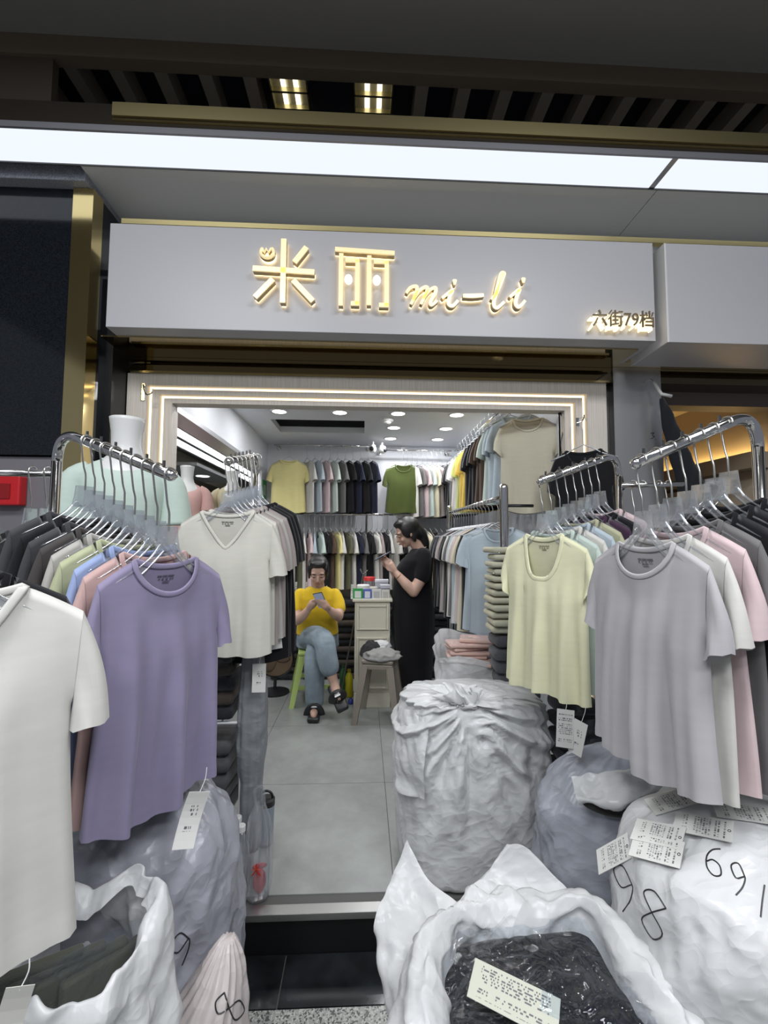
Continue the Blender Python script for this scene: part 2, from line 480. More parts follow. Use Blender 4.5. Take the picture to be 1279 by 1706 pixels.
# small open-palm flower mark in place of the upper left dot of the first character
bm = B()
pts = [(-0.470 + 0.030 * math.cos(a), 0, 2.765 + 0.028 * math.sin(a)) for a in [2.4 + i * (2 * PI - 1.6) / 16 for i in range(17)]]
for nm, mat, rr, yy in (('flower_face', LETTER, 0.0075, 2.058), ('flower_side', SIDE, 0.009, 2.075), ('flower_backlight', HALO, 0.008, 2.09)):
    bm = B()
    add_tube(bm, [(p[0] - SL[0], yy - SL[1], p[2] - SL[2]) for p in pts], rr, 6)
    add_tube(bm, [(-0.494 - SL[0], yy - SL[1], 2.785 - SL[2]), (-0.484 - SL[0], yy - SL[1], 2.763 - SL[2]), (-0.474 - SL[0], yy - SL[1], 2.783 - SL[2]), (-0.464 - SL[0], yy - SL[1], 2.763 - SL[2]), (-0.452 - SL[0], yy - SL[1], 2.785 - SL[2])], rr * 0.75, 6)
    obj(nm, bm, mat, sign)
# the script word
def script(strokes):
    for nm, mat, wd, y0, y1 in (('script_face', LETTER, 1.0, 2.056, 2.062), ('script_side', SIDE, 1.05, 2.062, 2.088), ('script_backlight', HALO, 0.9, 2.089, 2.096)):
        for s, w in strokes:
            P = catmull([(p[0], 0, p[1]) for p in s], 8)
            n = len(P); L, R = [], []
            for i in range(n):
                t = (P[min(i + 1, n - 1)] - P[max(i - 1, 0)]).normalized()
                nn = Vector((-t.z, 0, t.x)) * w * wd * 0.5 * (0.75 + 0.25 * math.sin(PI * i / (n - 1)))
                L.append(P[i] + nn); R.append(P[i] - nn)
            bm = B()
            a = [[bm.verts.new((q.x - SL[0], y - SL[1], q.z - SL[2])) for q in side] for y in (y0, y1) for side in (L, R)]
            for i in range(n - 1):
                bm.faces.new((a[0][i], a[0][i + 1], a[1][i + 1], a[1][i])); bm.faces.new((a[2][i], a[2][i + 1], a[3][i + 1], a[3][i]))
                bm.faces.new((a[0][i], a[0][i + 1], a[2][i + 1], a[2][i])); bm.faces.new((a[1][i], a[1][i + 1], a[3][i + 1], a[3][i]))
            for i in (0, n - 1):
                bm.faces.new((a[0][i], a[1][i], a[3][i], a[2][i]))
            obj(nm, bm, mat, sign)
def dot(x, z, r=0.013):
    return [([(x - r * 0.6, z), (x, z + 0.002), (x + r * 0.6, z)], r * 2.2)]
script([
    ([(0.195, 2.585), (0.215, 2.612), (0.245, 2.618), (0.240, 2.580), (0.218, 2.530)], 0.017),
    ([(0.226, 2.550), (0.258, 2.598), (0.290, 2.618), (0.295, 2.600), (0.266, 2.532)], 0.017),
    ([(0.278, 2.560), (0.305, 2.600), (0.335, 2.616), (0.335, 2.590), (0.312, 2.545), (0.318, 2.530), (0.345, 2.552)], 0.017),
    ([(0.368, 2.565), (0.392, 2.585), (0.418, 2.604), (0.404, 2.570), (0.400, 2.538), (0.420, 2.528), (0.446, 2.556)], 0.018),
    ([(0.470, 2.580), (0.520, 2.581), (0.572, 2.586)], 0.021),
    ([(0.610, 2.565), (0.640, 2.610), (0.668, 2.680), (0.672, 2.700), (0.655, 2.690), (0.632, 2.600), (0.620, 2.545), (0.636, 2.524), (0.672, 2.556)], 0.018),
    ([(0.700, 2.580), (0.722, 2.600), (0.748, 2.620), (0.734, 2.585), (0.728, 2.548), (0.745, 2.532), (0.775, 2.566)], 0.018),
] + dot(0.430, 2.645) + dot(0.768, 2.665))
# stall number, small unlit letters with a glow behind
def text_mesh(body, size, extrude=0.0):
    cu = bpy.data.curves.new('t', 'FONT')
    cu.body = body; cu.size = size; cu.extrude = extrude; cu.align_x = 'LEFT'
    cu.resolution_u = 3
    ob = bpy.data.objects.new('t', cu)
    COL.objects.link(ob)
    bpy.context.view_layer.update()
    me = bpy.data.meshes.new_from_object(ob.evaluated_get(bpy.context.evaluated_depsgraph_get()))
    bpy.data.objects.remove(ob)
    bpy.data.curves.remove(cu)
    me.materials.clear()
    return me
def put_text(name, body, size, extrude, mat, parent, loc, rot, fit_w=None):
    me = text_mesh(body, size, extrude)
    if fit_w and len(me.vertices):
        xs = [v.co.x for v in me.vertices]
        k = fit_w / (max(xs) - min(xs)); x0 = min(xs)
        for v in me.vertices:
            v.co.x = (v.co.x - x0) * k
    o = mesh_obj(name, me, mat, parent)
    o.location = loc
    o.rotation_euler = rot
    return o
NUMC = pbr('dull_bronze_number', (0.16, 0.13, 0.09), 0.4, metal=0.4)
put_text('stall_number', '六街79档', 0.088, 0.004, NUMC, sign, (1.105 - SL[0], 2.050 - SL[1], 2.452 - SL[2]), (PI / 2, 0, 0), 0.305)
put_text('stall_number_backlight', '六街79档', 0.088, 0.014, glow('number_backlight', (1.0, 0.80, 0.45), 2.2), sign, (1.098 - SL[0], 2.078 - SL[1], 2.444 - SL[2]), (PI / 2, 0, 0), 0.315)

# ------------------------------------------------------------------ ceiling light box and the fascia over it
LB = glow('cold_white_light_box', (0.86, 0.915, 1.0), 1.05)
lbx = thing('ceiling_light_box', 'long cold white light box running over the whole shop front', 'ceiling light', (0, 1.95, 3.15))
box('diffuser', -3.6, 1.395, 1.862, 2.032, 3.146, 3.152, LB, lbx)
box('diffuser', 1.425, 3.6, 1.862, 2.032, 3.146, 3.152, LB, lbx)
box('housing', -3.6, 3.6, 1.862, 2.032, 3.153, 3.20, pbr('dark_housing', (0.05, 0.05, 0.05), 0.5), lbx)
box('joint_strip', 1.395, 1.425, 1.862, 2.032, 3.147, 3.1525, steel('crumpled_foil', (0.7, 0.7, 0.72), 0.25), lbx)
structure(box('trim_11', -3.6, 3.6, 1.850, 1.861, 3.145, 3.172, pbr('grey_lip', (0.33, 0.33, 0.36), 0.35, metal=0.5)))
structure(box('trim_12', -1.09, 3.6, 1.846, 1.861, 3.190, 3.200, GOLD))
structure(box('trim_13', -3.6, 3.6, 1.851, 1.861, 3.173, 3.268, pbr('dark_fascia_and_reflection', (0.06, 0.05, 0.04), 0.3, metal=0.6)))  # left of the gold band it stands in for the pillar's dark reflection
structure(box('trim_14', -1.09, 3.6, 1.840, 1.8505, 3.208, 3.268, pbr('brushed_gold_band', (0.72, 0.62, 0.33), 0.35, metal=1.0)))
structure(box('trim_15', -3.6, 3.6, 1.846, 1.90, 3.476, 3.60, pbr('brown_bronze_band', (0.16, 0.125, 0.09), 0.4, metal=0.4)))
structure(box('ceiling_aisle', -3.6, 3.6, -3.0, 1.845, 3.567, 3.63, pbr('dark_grey_ceiling', (0.17, 0.16, 0.15), 0.7)))
# mirror fascia's reflection of the aisle ceiling, modelled as a recessed lattice
LATT = pbr('tan_reflected_bar', (0.42, 0.36, 0.28), 0.5)
lat = structure(box('ceiling_lattice_reflection', -3.6, 3.6, 1.90, 2.72, 4.02, 4.06, pbr('blue_black_reflection', (0.012, 0.016, 0.035), 0.7)))
for k in range(26):
    x = -3.0 + k * 0.236
    if -0.60 < x < 0.20:
        continue
    box('reflected_bar', x - 0.035, x + 0.035, 1.95, 2.66, 3.90, 4.019, LATT, lat)
box('reflected_rail', -3.6, 3.6, 2.62, 2.70, 3.86, 4.018, LATT, lat)
box('reflected_rail', -3.6, 3.6, 2.19, 2.24, 3.89, 4.018, LATT, lat)
structure(box('wall_behind_reflection', -3.6, 3.6, 2.70, 2.74, 3.2, 4.05, pbr('dark_back', (0.02, 0.018, 0.016), 0.6)))
structure(box('ceiling_fascia_left', -3.6, -1.36, 1.862, 1.90, 3.268, 3.476, pbr('dull_brown_panel', (0.045, 0.035, 0.025), 0.5)))
TUBE = glow('reflected_warm_tube', (1.0, 0.92, 0.68), 2.2)
for i, (x0, x1) in enumerate(((-0.54, -0.33), (-0.075, 0.145))):  # mirrored louvre lamps of the aisle, built as solid fittings
    g = thing('grille_light_reflection', ('left' if i == 0 else 'right') + ' one of two louvre lamp reflections modelled over the sign', 'ceiling light', ((x0 + x1) / 2, 2.36, 3.9), group='louvre lamp reflections over the sign')
    w = (x1 - x0) / 2
    obj('housing', add_box(B(), -w, w, -0.14, 0.16, 0.07, 0.10), pbr('reflected_lamp_back', (0.35, 0.32, 0.22), 0.3, metal=0.7), g)
    for t in (-0.035, 0.035):
        obj('tube', add_tube(B(), [(t, -0.13, 0.045), (t, 0.15, 0.045)], 0.014, 10), TUBE, g, smooth=True)
    for yy in (-0.10, 0.0, 0.10):
        obj('louvre', add_box(B(), -w, w, yy - 0.006, yy + 0.006, 0.0, 0.028), pbr('reflected_louvre', (0.55, 0.5, 0.32), 0.25, metal=0.9), g)
    for xx in (-w, w - 0.008):
        obj('frame', add_box(B(), xx, xx + 0.008, -0.14, 0.16, 0.0, 0.069), M['reflected_louvre'], g)

# ------------------------------------------------------------------ ceiling panels over the photographer (the lamps that light the racks)
for i, (x, y) in enumerate(((-1.1, 0.1), (1.1, 0.1), (-1.1, -1.5), (1.1, -1.5))):
    p = thing('ceiling_panel_light', 'square white ceiling panel lamp over the aisle, ' + ('left front', 'right front', 'left rear', 'right rear')[i], 'ceiling light', (x, y, 3.52), group='aisle panel lamps')
    obj('diffuser', add_box(B(), -0.6, 0.6, -0.3, 0.3, 0, 0.012), glow('panel_diffuser', (0.94, 0.97, 1.0), 1.5), p)
    obj('frame', add_box(B(), -0.62, 0.62, -0.32, 0.32, 0.013, 0.046), WHITE_PLASTIC, p)

# ------------------------------------------------------------------ downlights, detector, cameras inside
spots = [(-0.713, 3.69, 'left end of the front row'), (-0.208, 3.69, 'second in the front row'), (0.283, 3.69, 'third in the front row beside the detector'), (0.785, 3.70, 'right end of the front row'),
         (0.279, 4.165, 'left of the middle pair'), (0.780, 4.17, 'right of the middle pair'), (0.275, 4.62, 'left of the rear pair'), (0.775, 4.63, 'right of the rear pair'), (-0.72, 2.95, 'front left, over the opening'), (0.30, 2.95, 'front right, near the door')]
DISC = glow('downlight_disc', (1.0, 0.98, 0.95), 6.0)
for x, y, w in spots:
    d = thing('downlight', 'round recessed ceiling downlight, ' + w, 'downlight', (x, y, 2.47), group='shop ceiling downlights')
    obj('rim', add_lathe(B(), [(0.074, 0), (0.074, -0.006), (0.058, -0.006), (0.058, 0)], 20, cap=False), WHITE_PLASTIC, d, smooth=True)
    obj('lens', add_lathe(B(), [(0.0575, -0.001), (0.0575, -0.004)], 20), DISC, d)
    ld = bpy.data.lights.new('downlight_lamp', 'AREA'); ld.shape = 'DISK'; ld.size = 0.11; ld.energy = 3.6; ld.color = (0.97, 0.98, 1.0)
    lo = bpy.data.objects.new('downlight_lamp', ld); lo.location = (0, 0, -0.012); lo.parent = d; COL.objects.link(lo)
sd = thing('smoke_detector', 'round white smoke detector on the shop ceiling', 'detector', (0.20, 3.86, 2.47))
obj('base', add_lathe(B(), [(0.055, 0), (0.055, -0.02), (0.04, -0.03)], 18), WHITE_PLASTIC, sd, smooth=False)
obj('head', add_lathe(B(), [(0.034, -0.031), (0.034, -0.042), (0.02, -0.05)], 18), WHITE_PLASTIC, sd)

# ------------------------------------------------------------------ next aisle seen through the left opening
structure(box('ceiling_next_aisle', -4.2, -1.20, 2.62, 9.0, 2.62, 2.68, pbr('grey_next_ceiling', (0.22, 0.22, 0.21), 0.6)))
structure(box('wall_next_aisle_back', -4.2, -1.20, 9.0, 9.1, 0, 2.62, pbr('dark_next_wall', (0.16, 0.145, 0.14), 0.6)))
structure(box('wall_next_aisle_far', -4.25, -4.2, 2.62, 9.0, 0, 2.62, M['dark_next_wall']))
structure(box('wall_next_aisle_right', -1.20, -1.14, 5.1, 9.0, 0, 2.62, WHITE_WALL))
structure(box('floor_next_aisle', -4.2, -1.20, 2.62, 9.0, -0.15, -0.02, M['grey_next_ceiling']))
structure(box('ceiling_bulkhead_next_aisle', -3.2, -2.55, 2.62, 9.0, 2.30, 2.61, pbr('tan_bulkhead', (0.20, 0.18, 0.13), 0.4)))
for k, (z, x) in enumerate(((2.50, -1.9), (2.39, -1.9))):
    tl = thing('tube_light', ('upper' if k == 0 else 'lower') + ' of two long white tube lamps beyond the left opening', 'tube light', (x, 6.2, z), group='tube lamps of the next aisle')
    obj('tube', add_tube(B(), [(0, -2.4, 0), (0, 2.4, 0)], 0.022, 8), glow('cold_tube', (0.95, 0.98, 1.0), 9.0), tl)
    obj('batten', add_box(B(), -0.05, -0.023, -2.42, 2.42, -0.03, 0.03), WHITE_PLASTIC, tl)
    for y in (-2.0, 0.0, 2.0): obj('hanger_rod', add_box(B(), -0.045, -0.028, y - 0.01, y + 0.01, 0.031, 2.62 - z - 0.001), WHITE_PLASTIC, tl)
tl = thing('downlight', 'lone round downlight beyond the left opening', 'downlight', (-2.30, 6.4, 2.295))
obj('lens', add_lathe(B(), [(0.09, 0), (0.09, -0.004)], 18), DISC, tl)
obj('rim', add_lathe(B(), [(0.11, 0.003), (0.11, -0.003), (0.092, -0.003), (0.092, 0.003)], 18, cap=False), WHITE_PLASTIC, tl)
structure(box('ceiling_next_aisle_panel', -2.55, -2.05, 5.5, 7.2, 2.30, 2.34, pbr('grey_panel_next', (0.4, 0.4, 0.39), 0.5)))

pl = thing('ceiling_panel_light', 'added fill panel brightening the mannequins beyond the left opening', 'ceiling light', (-2.0, 3.6, 2.60))  # added lamp, brightens the mannequins beyond the opening
obj('diffuser', add_box(B(), -0.3, 0.3, -0.3, 0.3, 0, 0.008), glow('added_fill_panel', (0.95, 0.97, 1.0), 1.5), pl)
obj('frame', add_box(B(), -0.315, 0.315, -0.315, 0.315, 0.009, 0.019), WHITE_PLASTIC, pl)
area_light('next_aisle_fill_light', (-2.0, 3.6, 2.59), (0.58, 0.58), 22, (0.97, 0.98, 1.0))

# ------------------------------------------------------------------ steel column and the warm shop on the right
structure(box('wall_steel_column', 1.432, 1.715, 2.45, 2.92, 0, 2.404, pbr('brushed_steel_column', (0.55, 0.54, 0.53), 0.38, metal=1.0, bump=(120, 0.08, 0.001), stretch=(1, 1, 0.05), var=(3, 0.2))))
structure(box('trim_16', 1.384, 1.431, 2.50, 2.62, 0, 2.31, pbr('dark_grey_gap', (0.05, 0.05, 0.05), 0.4)))
structure(box('wall_right_shop_header', 1.716, 3.6, 2.60, 2.72, 2.235, 2.404, pbr('brown_header', (0.13, 0.10, 0.085), 0.5)))
BEIGE = pbr('warm_beige_wall', (0.55, 0.46, 0.34), 0.7)
structure(box('wall_right_shop_side', 2.62, 2.72, 2.72, 6.0, 0, 2.7, BEIGE))
structure(box('wall_right_shop_back', 1.30, 2.62, 5.2, 5.3, 0, 2.7, BEIGE))
structure(box('ceiling_right_shop', 1.30, 2.62, 2.72, 5.2, 2.45, 2.5, BEIGE))
structure(box('trim_17', 2.50, 2.619, 2.73, 5.19, 1.88, 1.985, pbr('beige_ledge', (0.30, 0.24, 0.17), 0.6)))
structure(box('trim_18', 2.560, 2.600, 2.76, 5.15, 1.986, 1.998, glow('amber_cove', (1.0, 0.66, 0.24), 9.0)))
rl = thing('clothes_rail', 'thin black clothes rail inside the warm shop on the right', 'clothes rail', (2.45, 3.6, 1.80))
obj('bar', add_tube(B(), [(0, -0.7, 0), (0, 1.2, 0)], 0.014, 8), BLACK_PLASTIC, rl)
for y in (-0.6, 0.4, 1.1):
    obj('bracket', add_tube(B(), [(0, y, 0), (0.165, y, 0.0)], 0.008, 6), BLACK_PLASTIC, rl)
# ================================================================== CLOTHES
def sstep(a, b, x):
    t = min(1, max(0, (x - a) / (b - a)))
    return t * t * (3 - 2 * t)

def shirt_parts(W=0.38, L=0.58, neck='crew', seed=0, T=0.022, fold=0.010, SL=0.18, ang=74, cuff=0.14, nc=44, nr=30, flare=1.04, skew=0.0, pleats=1.0, hn=None):
    """local frame: origin at the back of the neck, x across, front towards -y, z up.
       returns bmeshes for body, two sleeves and the neck band"""
    rnd = random.Random(seed)
    hs = W * 0.5
    hn = hn or (0.090 if neck != 'scoop' else 0.085)
    drop = 0.048
    za = -0.205
    depth = {'crew': 0.085, 'v': 0.150, 'scoop': 0.165, 'polo': 0.05}[neck]
    ph = [rnd.uniform(0, 6.28) for _ in range(8)]
    kf = [pleats * rnd.uniform(9, 12), pleats * rnd.uniform(17, 22), rnd.uniform(7, 10), rnd.uniform(13, 17)]
    def hw(z):
        if z > za:
            return hs + (0.475 * W - hs) * min(1, max(0, (-drop - z) / (-drop - za)))
        t = (za - z) / (za + L)
        return 0.475 * W + (0.5 * W * flare - 0.475 * W) * t
    def ztop(x, front):
        ax = abs(x)
        if ax >= hn:
            return -drop * ((ax - hn) / (hs - hn)) ** 1.15
        q = ax / hn
        if front:
            if neck == 'v': return -depth * (1 - q ** 1.3)
            if neck == 'scoop': return -depth * (1 - q ** 3.2) ** 0.6
            return -depth * math.sqrt(max(0, 1 - q * q))
        return -0.018 * (1 - q * q)
    us = sorted(set([round(-1 + 2 * i / nc, 4) for i in range(nc + 1)] + [hn / hs, -hn / hs]))
    if nc > 16:
        us = sorted(set(us + [s * hn / hs * q for s in (-1, 1) for q in (0.97, 0.9, 0.75, 0.5)]))
    def yoff(u, z, front, zt):
        d = -z
        base = (T * sstep(0.0, 0.26, d) + 0.0045 * sstep(0.0, 0.03, d - 0.045 * abs(u))) * max(0, 1 - u * u) ** 0.4
        if abs(u) * hs < hn and front:
            base = max(base, T * 0.7 * (1 - (abs(u) * hs / hn) ** 2) ** 0.5)
        if drop < d < -za:      # the armhole stays open so that the sleeve flows out of the body
            te = (d - drop) / (-za - drop)
            base = max(base, 0.010 * math.sqrt(max(0, 1 - (2 * te - 1) ** 2)) * abs(u) ** 3)
        k = kf[0] if front else kf[2]
        k2 = kf[1] if front else kf[3]
        g = 0.15 * sstep(0.05, 0.2, d) + 0.85 * sstep(0.15, L * 0.95, d)
        w = (1 - abs(u) ** 6)
        pl = fold * g * (math.sin(k * u + ph[0 if front else 2] + 0.5 * math.sin(3 * u + ph[4])) + 0.45 * math.sin(k2 * u + ph[1 if front else 3] + 2 * d))
        nz = 0.0035 * noise.noise(Vector((u * 3 + seed * 7, d * 9, 3.3 if front else 8.1)))
        y = base + (pl + nz * sstep(0.02, 0.1, d)) * w
        if d > L - 0.018: y += 0.0016
        return -y if front else y * (0.8 + 0.2 * abs(u) ** 4)
    def hem(u):
        return -L - 0.012 * (1 - u * u) - 0.006 * math.sin(4 * u + ph[5]) + skew * u
    body = B()
    loops = {}
    for front in (True, False):
        grid = []
        for u in us:
            zt = ztop(u * hs, front)
            colv = []
            for r in range(nr + 1):
                q = r / nr
                z = zt + q * (hem(u) - zt)
                wv = hw(z)
                x = u * wv + 0.004 * math.sin(9 * z + ph[6]) * (1 if z < za else 0)
                if r == 0 and abs(u * hs) > hn - 1e-6:
                    y = 0.0
                else:
                    y = yoff(u, z, front, zt)
                    if abs(u) > 0.9999 and not (za < z < -drop): y = 0.0
                colv.append(body.verts.new((x, y, z)))
            grid.append(colv)
        for i in range(len(us) - 1):
            for r in range(nr):
                body.faces.new((grid[i][r], grid[i][r + 1], grid[i + 1][r + 1], grid[i + 1][r]))
        loops[front] = [grid[i][0].co.copy() for i in range(len(us)) if abs(us[i] * hs) <= hn + 1e-6]
    bmesh.ops.remove_doubles(body, verts=body.verts[:], dist=0.0004)
    sleeves = []
    ns, nt_ = (10, 8) if nc > 16 else (4, 4)
    for s in (-1, 1):
        a = math.radians(ang + rnd.uniform(-4, 4))
        A = Vector((s * hs, 0, -drop)); Bp = Vector((s * hw(za), 0, za))
        Cc = A + Vector((s * math.cos(a), 0, -math.sin(a))) * SL
        Dd = Cc + Vector((-s * math.sin(a) * 0.72, 0, -math.cos(a) * 0.25)) * cuff
        Dd.z = min(Dd.z, za - 0.045)
        Dd.x = s * max(abs(Dd.x), hw(za) - 0.005)
        bm = B()
        g = {}
        for fr in (1, -1):
            for i in range(ns + 1):
                q = i / ns
                for j in range(nt_ + 1):
                    t = j / nt_
                    p = (A.lerp(Cc, q)).lerp(Bp.lerp(Dd, q), t)
                    th = (0.009 + 0.019 * q) * math.sqrt(max(0, 1 - (2 * t - 1) ** 2))
                    wob = 0.004 * math.sin(11 * t + 4 * q + ph[7] + fr) * q
                    p = p + Vector((s * 0.010 * math.sin(PI * q) * (1 - t), -fr * (th + (wob if 0 < j < nt_ else 0)), 0))
                    if i == ns and 0 < j < nt_: p.z += 0.003 * math.sin(9 * t + ph[3])
                    g[(fr, i, j)] = bm.verts.new(p)
            for i in range(ns):
                for j in range(nt_):
                    bm.faces.new((g[(fr, i, j)], g[(fr, i + 1, j)], g[(fr, i + 1, j + 1)], g[(fr, i, j + 1)]))
        bmesh.ops.remove_doubles(bm, verts=bm.verts[:], dist=0.0004)
        sleeves.append(bm)
    # neck band: closed loop front + back
    lp = loops[True] + loops[False][::-1][1:-1]
    col = B()
    n = len(lp)
    rings = []
    cen = Vector((0, 0, -0.03))
    bw = 0.0075 if neck != 'scoop' else 0.010
    for i in range(n):
        t = (lp[(i + 1) % n] - lp[i - 1]).normalized()
        yy = Vector((0, 1, 0))
        nn = t.cross(yy)
        nn = nn.normalized() if nn.length > 1e-5 else Vector((0, 0, 1))
        ring = []
        for k in range(6):
            an = 2 * PI * k / 6
            ring.append(col.verts.new(lp[i] + nn * math.cos(an) * bw + yy * math.sin(an) * 0.0022))
        rings.append(ring)
    for i in range(n):
        for k in range(6):
            col.faces.new((rings[i][k], rings[i][(k + 1) % 6], rings[(i + 1) % n][(k + 1) % 6], rings[(i + 1) % n][k]))
    return body, sleeves, col

def bm_to_me(bm, name):
    bmesh.ops.recalc_face_normals(bm, faces=bm.faces[:])
    me = bpy.data.meshes.new(name)
    bm.to_mesh(me); bm.free()
    for p in me.polygons: p.use_smooth = True
    me.materials.append(None)
    return me

SHIRT_CACHE = {}
def shirt_meshes(key, **kw):
    if key not in SHIRT_CACHE:
        b, s, c = shirt_parts(**kw)
        SHIRT_CACHE[key] = (bm_to_me(b, 'body'), [bm_to_me(x, 'sleeve') for x in s], bm_to_me(c, 'neck_band'))
    return SHIRT_CACHE[key]

def mini_shirt_mesh(key, **kw):
    if key not in SHIRT_CACHE:
        b, s, c = shirt_parts(nc=8, nr=7, **kw)
        for x in s:
            me = bpy.data.meshes.new('x'); x.to_mesh(me); b.from_mesh(me); x.free(); bpy.data.meshes.remove(me)
        c.free()
        SHIRT_CACHE[key] = bm_to_me(b, 't_shirt')
    return SHIRT_CACHE[key]

def slot(o, mat):
    o.material_slots[0].link = 'OBJECT'
    o.material_slots[0].material = mat

def print_mat(name, paper=(0.66, 0.66, 0.63), ink=(0.13, 0.13, 0.14), rows=20.0, cols=46.0, cover=0.5, margin=0.10):
    """rows of illegible small print with a denser band like a bar code"""
    m, n, l, b = nt(name)
    b.inputs['Roughness'].default_value = 0.45
    tc = n.new('ShaderNodeTexCoord'); sp = n.new('ShaderNodeSeparateXYZ')
    l.new(tc.outputs['Generated'], sp.inputs[0])
    def math_(op, a, c=None, v=None):
        k = n.new('ShaderNodeMath'); k.operation = op
        l.new(a, k.inputs[0])
        if c is not None: l.new(c, k.inputs[1])
        if v is not None: k.inputs[1].default_value = v
        return k.outputs[0]
    zr = math_('MULTIPLY', sp.outputs['Z'], v=rows)
    zf = math_('FLOOR', zr); zq = math_('FRACT', zr)
    rowmask = math_('LESS_THAN', zq, v=0.62)
    xr = math_('FLOOR', math_('MULTIPLY', sp.outputs['X'], v=cols))
    cx = n.new('ShaderNodeCombineXYZ'); l.new(xr, cx.inputs[0]); l.new(zf, cx.inputs[2])
    wn = n.new('ShaderNodeTexWhiteNoise'); l.new(cx.outputs[0], wn.inputs[0])
    on = math_('LESS_THAN', wn.outputs['Value'], v=cover)
    ca = n.new('ShaderNodeCombineXYZ'); l.new(zf, ca.inputs[2])
    wr = n.new('ShaderNodeTexWhiteNoise'); l.new(ca.outputs[0], wr.inputs[0])
    rowon = math_('LESS_THAN', wr.outputs['Value'], v=0.72)
    mk = math_('MULTIPLY', math_('MULTIPLY', rowmask, on), rowon)
    for ax in ('X', 'Z'):
        mk = math_('MULTIPLY', mk, math_('GREATER_THAN', sp.outputs[ax], v=margin))
        mk = math_('MULTIPLY', mk, math_('LESS_THAN', sp.outputs[ax], v=1 - margin))
    mx = n.new('ShaderNodeMix'); mx.data_type = 'RGBA'
    l.new(mk, mx.inputs[0]); mx.inputs[6].default_value = (*paper, 1); mx.inputs[7].default_value = (*ink, 1)
    l.new(mx.outputs[2], b.inputs['Base Color'])
    M[name] = m
    return m
TAGPRINT = print_mat('tag_small_print')
TAGLOGO = print_mat('tag_logo_print', rows=13, cols=22, cover=0.5, margin=0.27)
NECKPRINT = {}
def neck_print(col, key):
    if key not in NECKPRINT:
        NECKPRINT[key] = print_mat('neck_print_' + key, paper=col, ink=tuple(c * 0.4 for c in col), rows=4.0, cols=26.0, cover=0.55, margin=0.0)
    return NECKPRINT[key]

def shirt(colname, col, origin, rz, label, neck='crew', seed=0, group=None, tilt=(0, 0), printed=False, **kw):
    key = (neck, seed, tuple(sorted(kw.items())))
    b, s, c = shirt_meshes(key, neck=neck, seed=seed, **kw)
    mat = cloth(colname, col)
    t = thing('t_shirt', label, 't-shirt', origin, rz, group)
    t.rotation_euler = (tilt[0], tilt[1], rz)
    o = mesh_obj('body', b, None, t); slot(o, mat)
    for x in s:
        o = mesh_obj('sleeve', x, None, t); slot(o, mat)
    o = mesh_obj('neck_band', c, None, t); slot(o, cloth(colname + '_rib', tuple(min(1, q * 1.04) for q in col)))
    if printed:
        bm = B()
        for z_, xs in ((-0.040, ((-0.024, -0.012), (-0.010, 0.004), (0.006, 0.024))), (-0.047, ((-0.022, -0.017), (-0.012, -0.006), (-0.001, 0.006), (0.011, 0.016), (0.018, 0.022))), (-0.054, ((-0.010, 0.010),))):
            for x0, x1 in xs: add_box(bm, x0, x1, 0.0028, 0.0032, z_ - 0.0022, z_ + 0.0008)
        obj('neck_print', bm, pbr('neck_ink_' + colname, tuple(c * 0.3 for c in col), 0.8), t)
    return t

# ---- hangers
def wire_pts(h=0.215, r=0.0185):
    P = [(0, 0, 0.07), (0, 0, 0.115), (-0.006, 0, 0.135), (-0.014, 0, h - 0.030)]
    for k in range(9):
        a = PI * 1.08 - k * PI * 1.15 / 8
        P.append((r * math.cos(a), 0, h + 0.006 - 0.010 + r * math.sin(a)))
    return P
HANGER_ME = {}
def hanger_meshes():
    if HANGER_ME: return HANGER_ME
    bm = B(); add_tube(bm, catmull(wire_pts(), 2), 0.0027, 6); HANGER_ME['hook'] = bm_to_me(bm, 'hook')
    bm = B()
    poly = [(-0.034, 0.022), (-0.028, 0.052), (-0.025, 0.082), (0.025, 0.082), (0.028, 0.052), (0.034, 0.022)]
    add_prism(bm, poly, 'y', -0.0025, 0.0025)
    HANGER_ME['plate'] = bm_to_me(bm, 'plate')
    for p in HANGER_ME['plate'].polygons: p.use_smooth = False
    for s in (-1, 1):
        bm = B()
        top = catmull([(s * 0.020, 0, 0.040), (s * 0.044, 0, 0.010), (s * 0.080, 0, -0.018), (s * 0.150, 0, -0.058)], 4)
        bot = catmull([(s * 0.008, 0, 0.026), (s * 0.040, 0, -0.006), (s * 0.076, 0, -0.036), (s * 0.146, 0, -0.072)], 4)
        add_tube(bm, top, 0.0034, 5); add_tube(bm, bot, 0.0030, 5)
        a = [bm.verts.new(p) for p in top]; c = [bm.verts.new(p) for p in bot]
        for i in range(len(a) - 1):
            bm.faces.new((a[i], a[i + 1], c[i + 1], c[i]))
        HANGER_ME['arm%d' % s] = bm_to_me(bm, 'arm')
    bm = B()
    P = [(0, 0, 0.03)] + wire_pts(0.17)[1:]
    add_tube(bm, [Vector(p) for p in P], 0.0022, 4)
    add_tube(bm, catmull([(-0.17, 0, -0.05), (-0.09, 0, -0.02), (0, 0, 0.03), (0.09, 0, -0.02), (0.17, 0, -0.05)], 2), 0.004, 4)
    HANGER_ME['mini'] = bm_to_me(bm, 'hanger')
    return HANGER_ME
HOOKM = pbr('hook_wire', (0.55, 0.54, 0.52), 0.3, metal=1.0)
MINIH = pbr('pale_wire_hanger', (0.55, 0.56, 0.58), 0.3, metal=0.3)
def hanger(origin, rz, label, group='clear hangers on the waterfall arms'):
    H = hanger_meshes()
    t = thing('clothes_hanger', label, 'hanger', origin, rz, group)
    for nm in ('hook', 'plate', 'arm-1', 'arm1'):
        o = mesh_obj(nm.rstrip('-1'), H[nm], None, t)
        slot(o, HOOKM if nm == 'hook' else CLEAR)
    return t
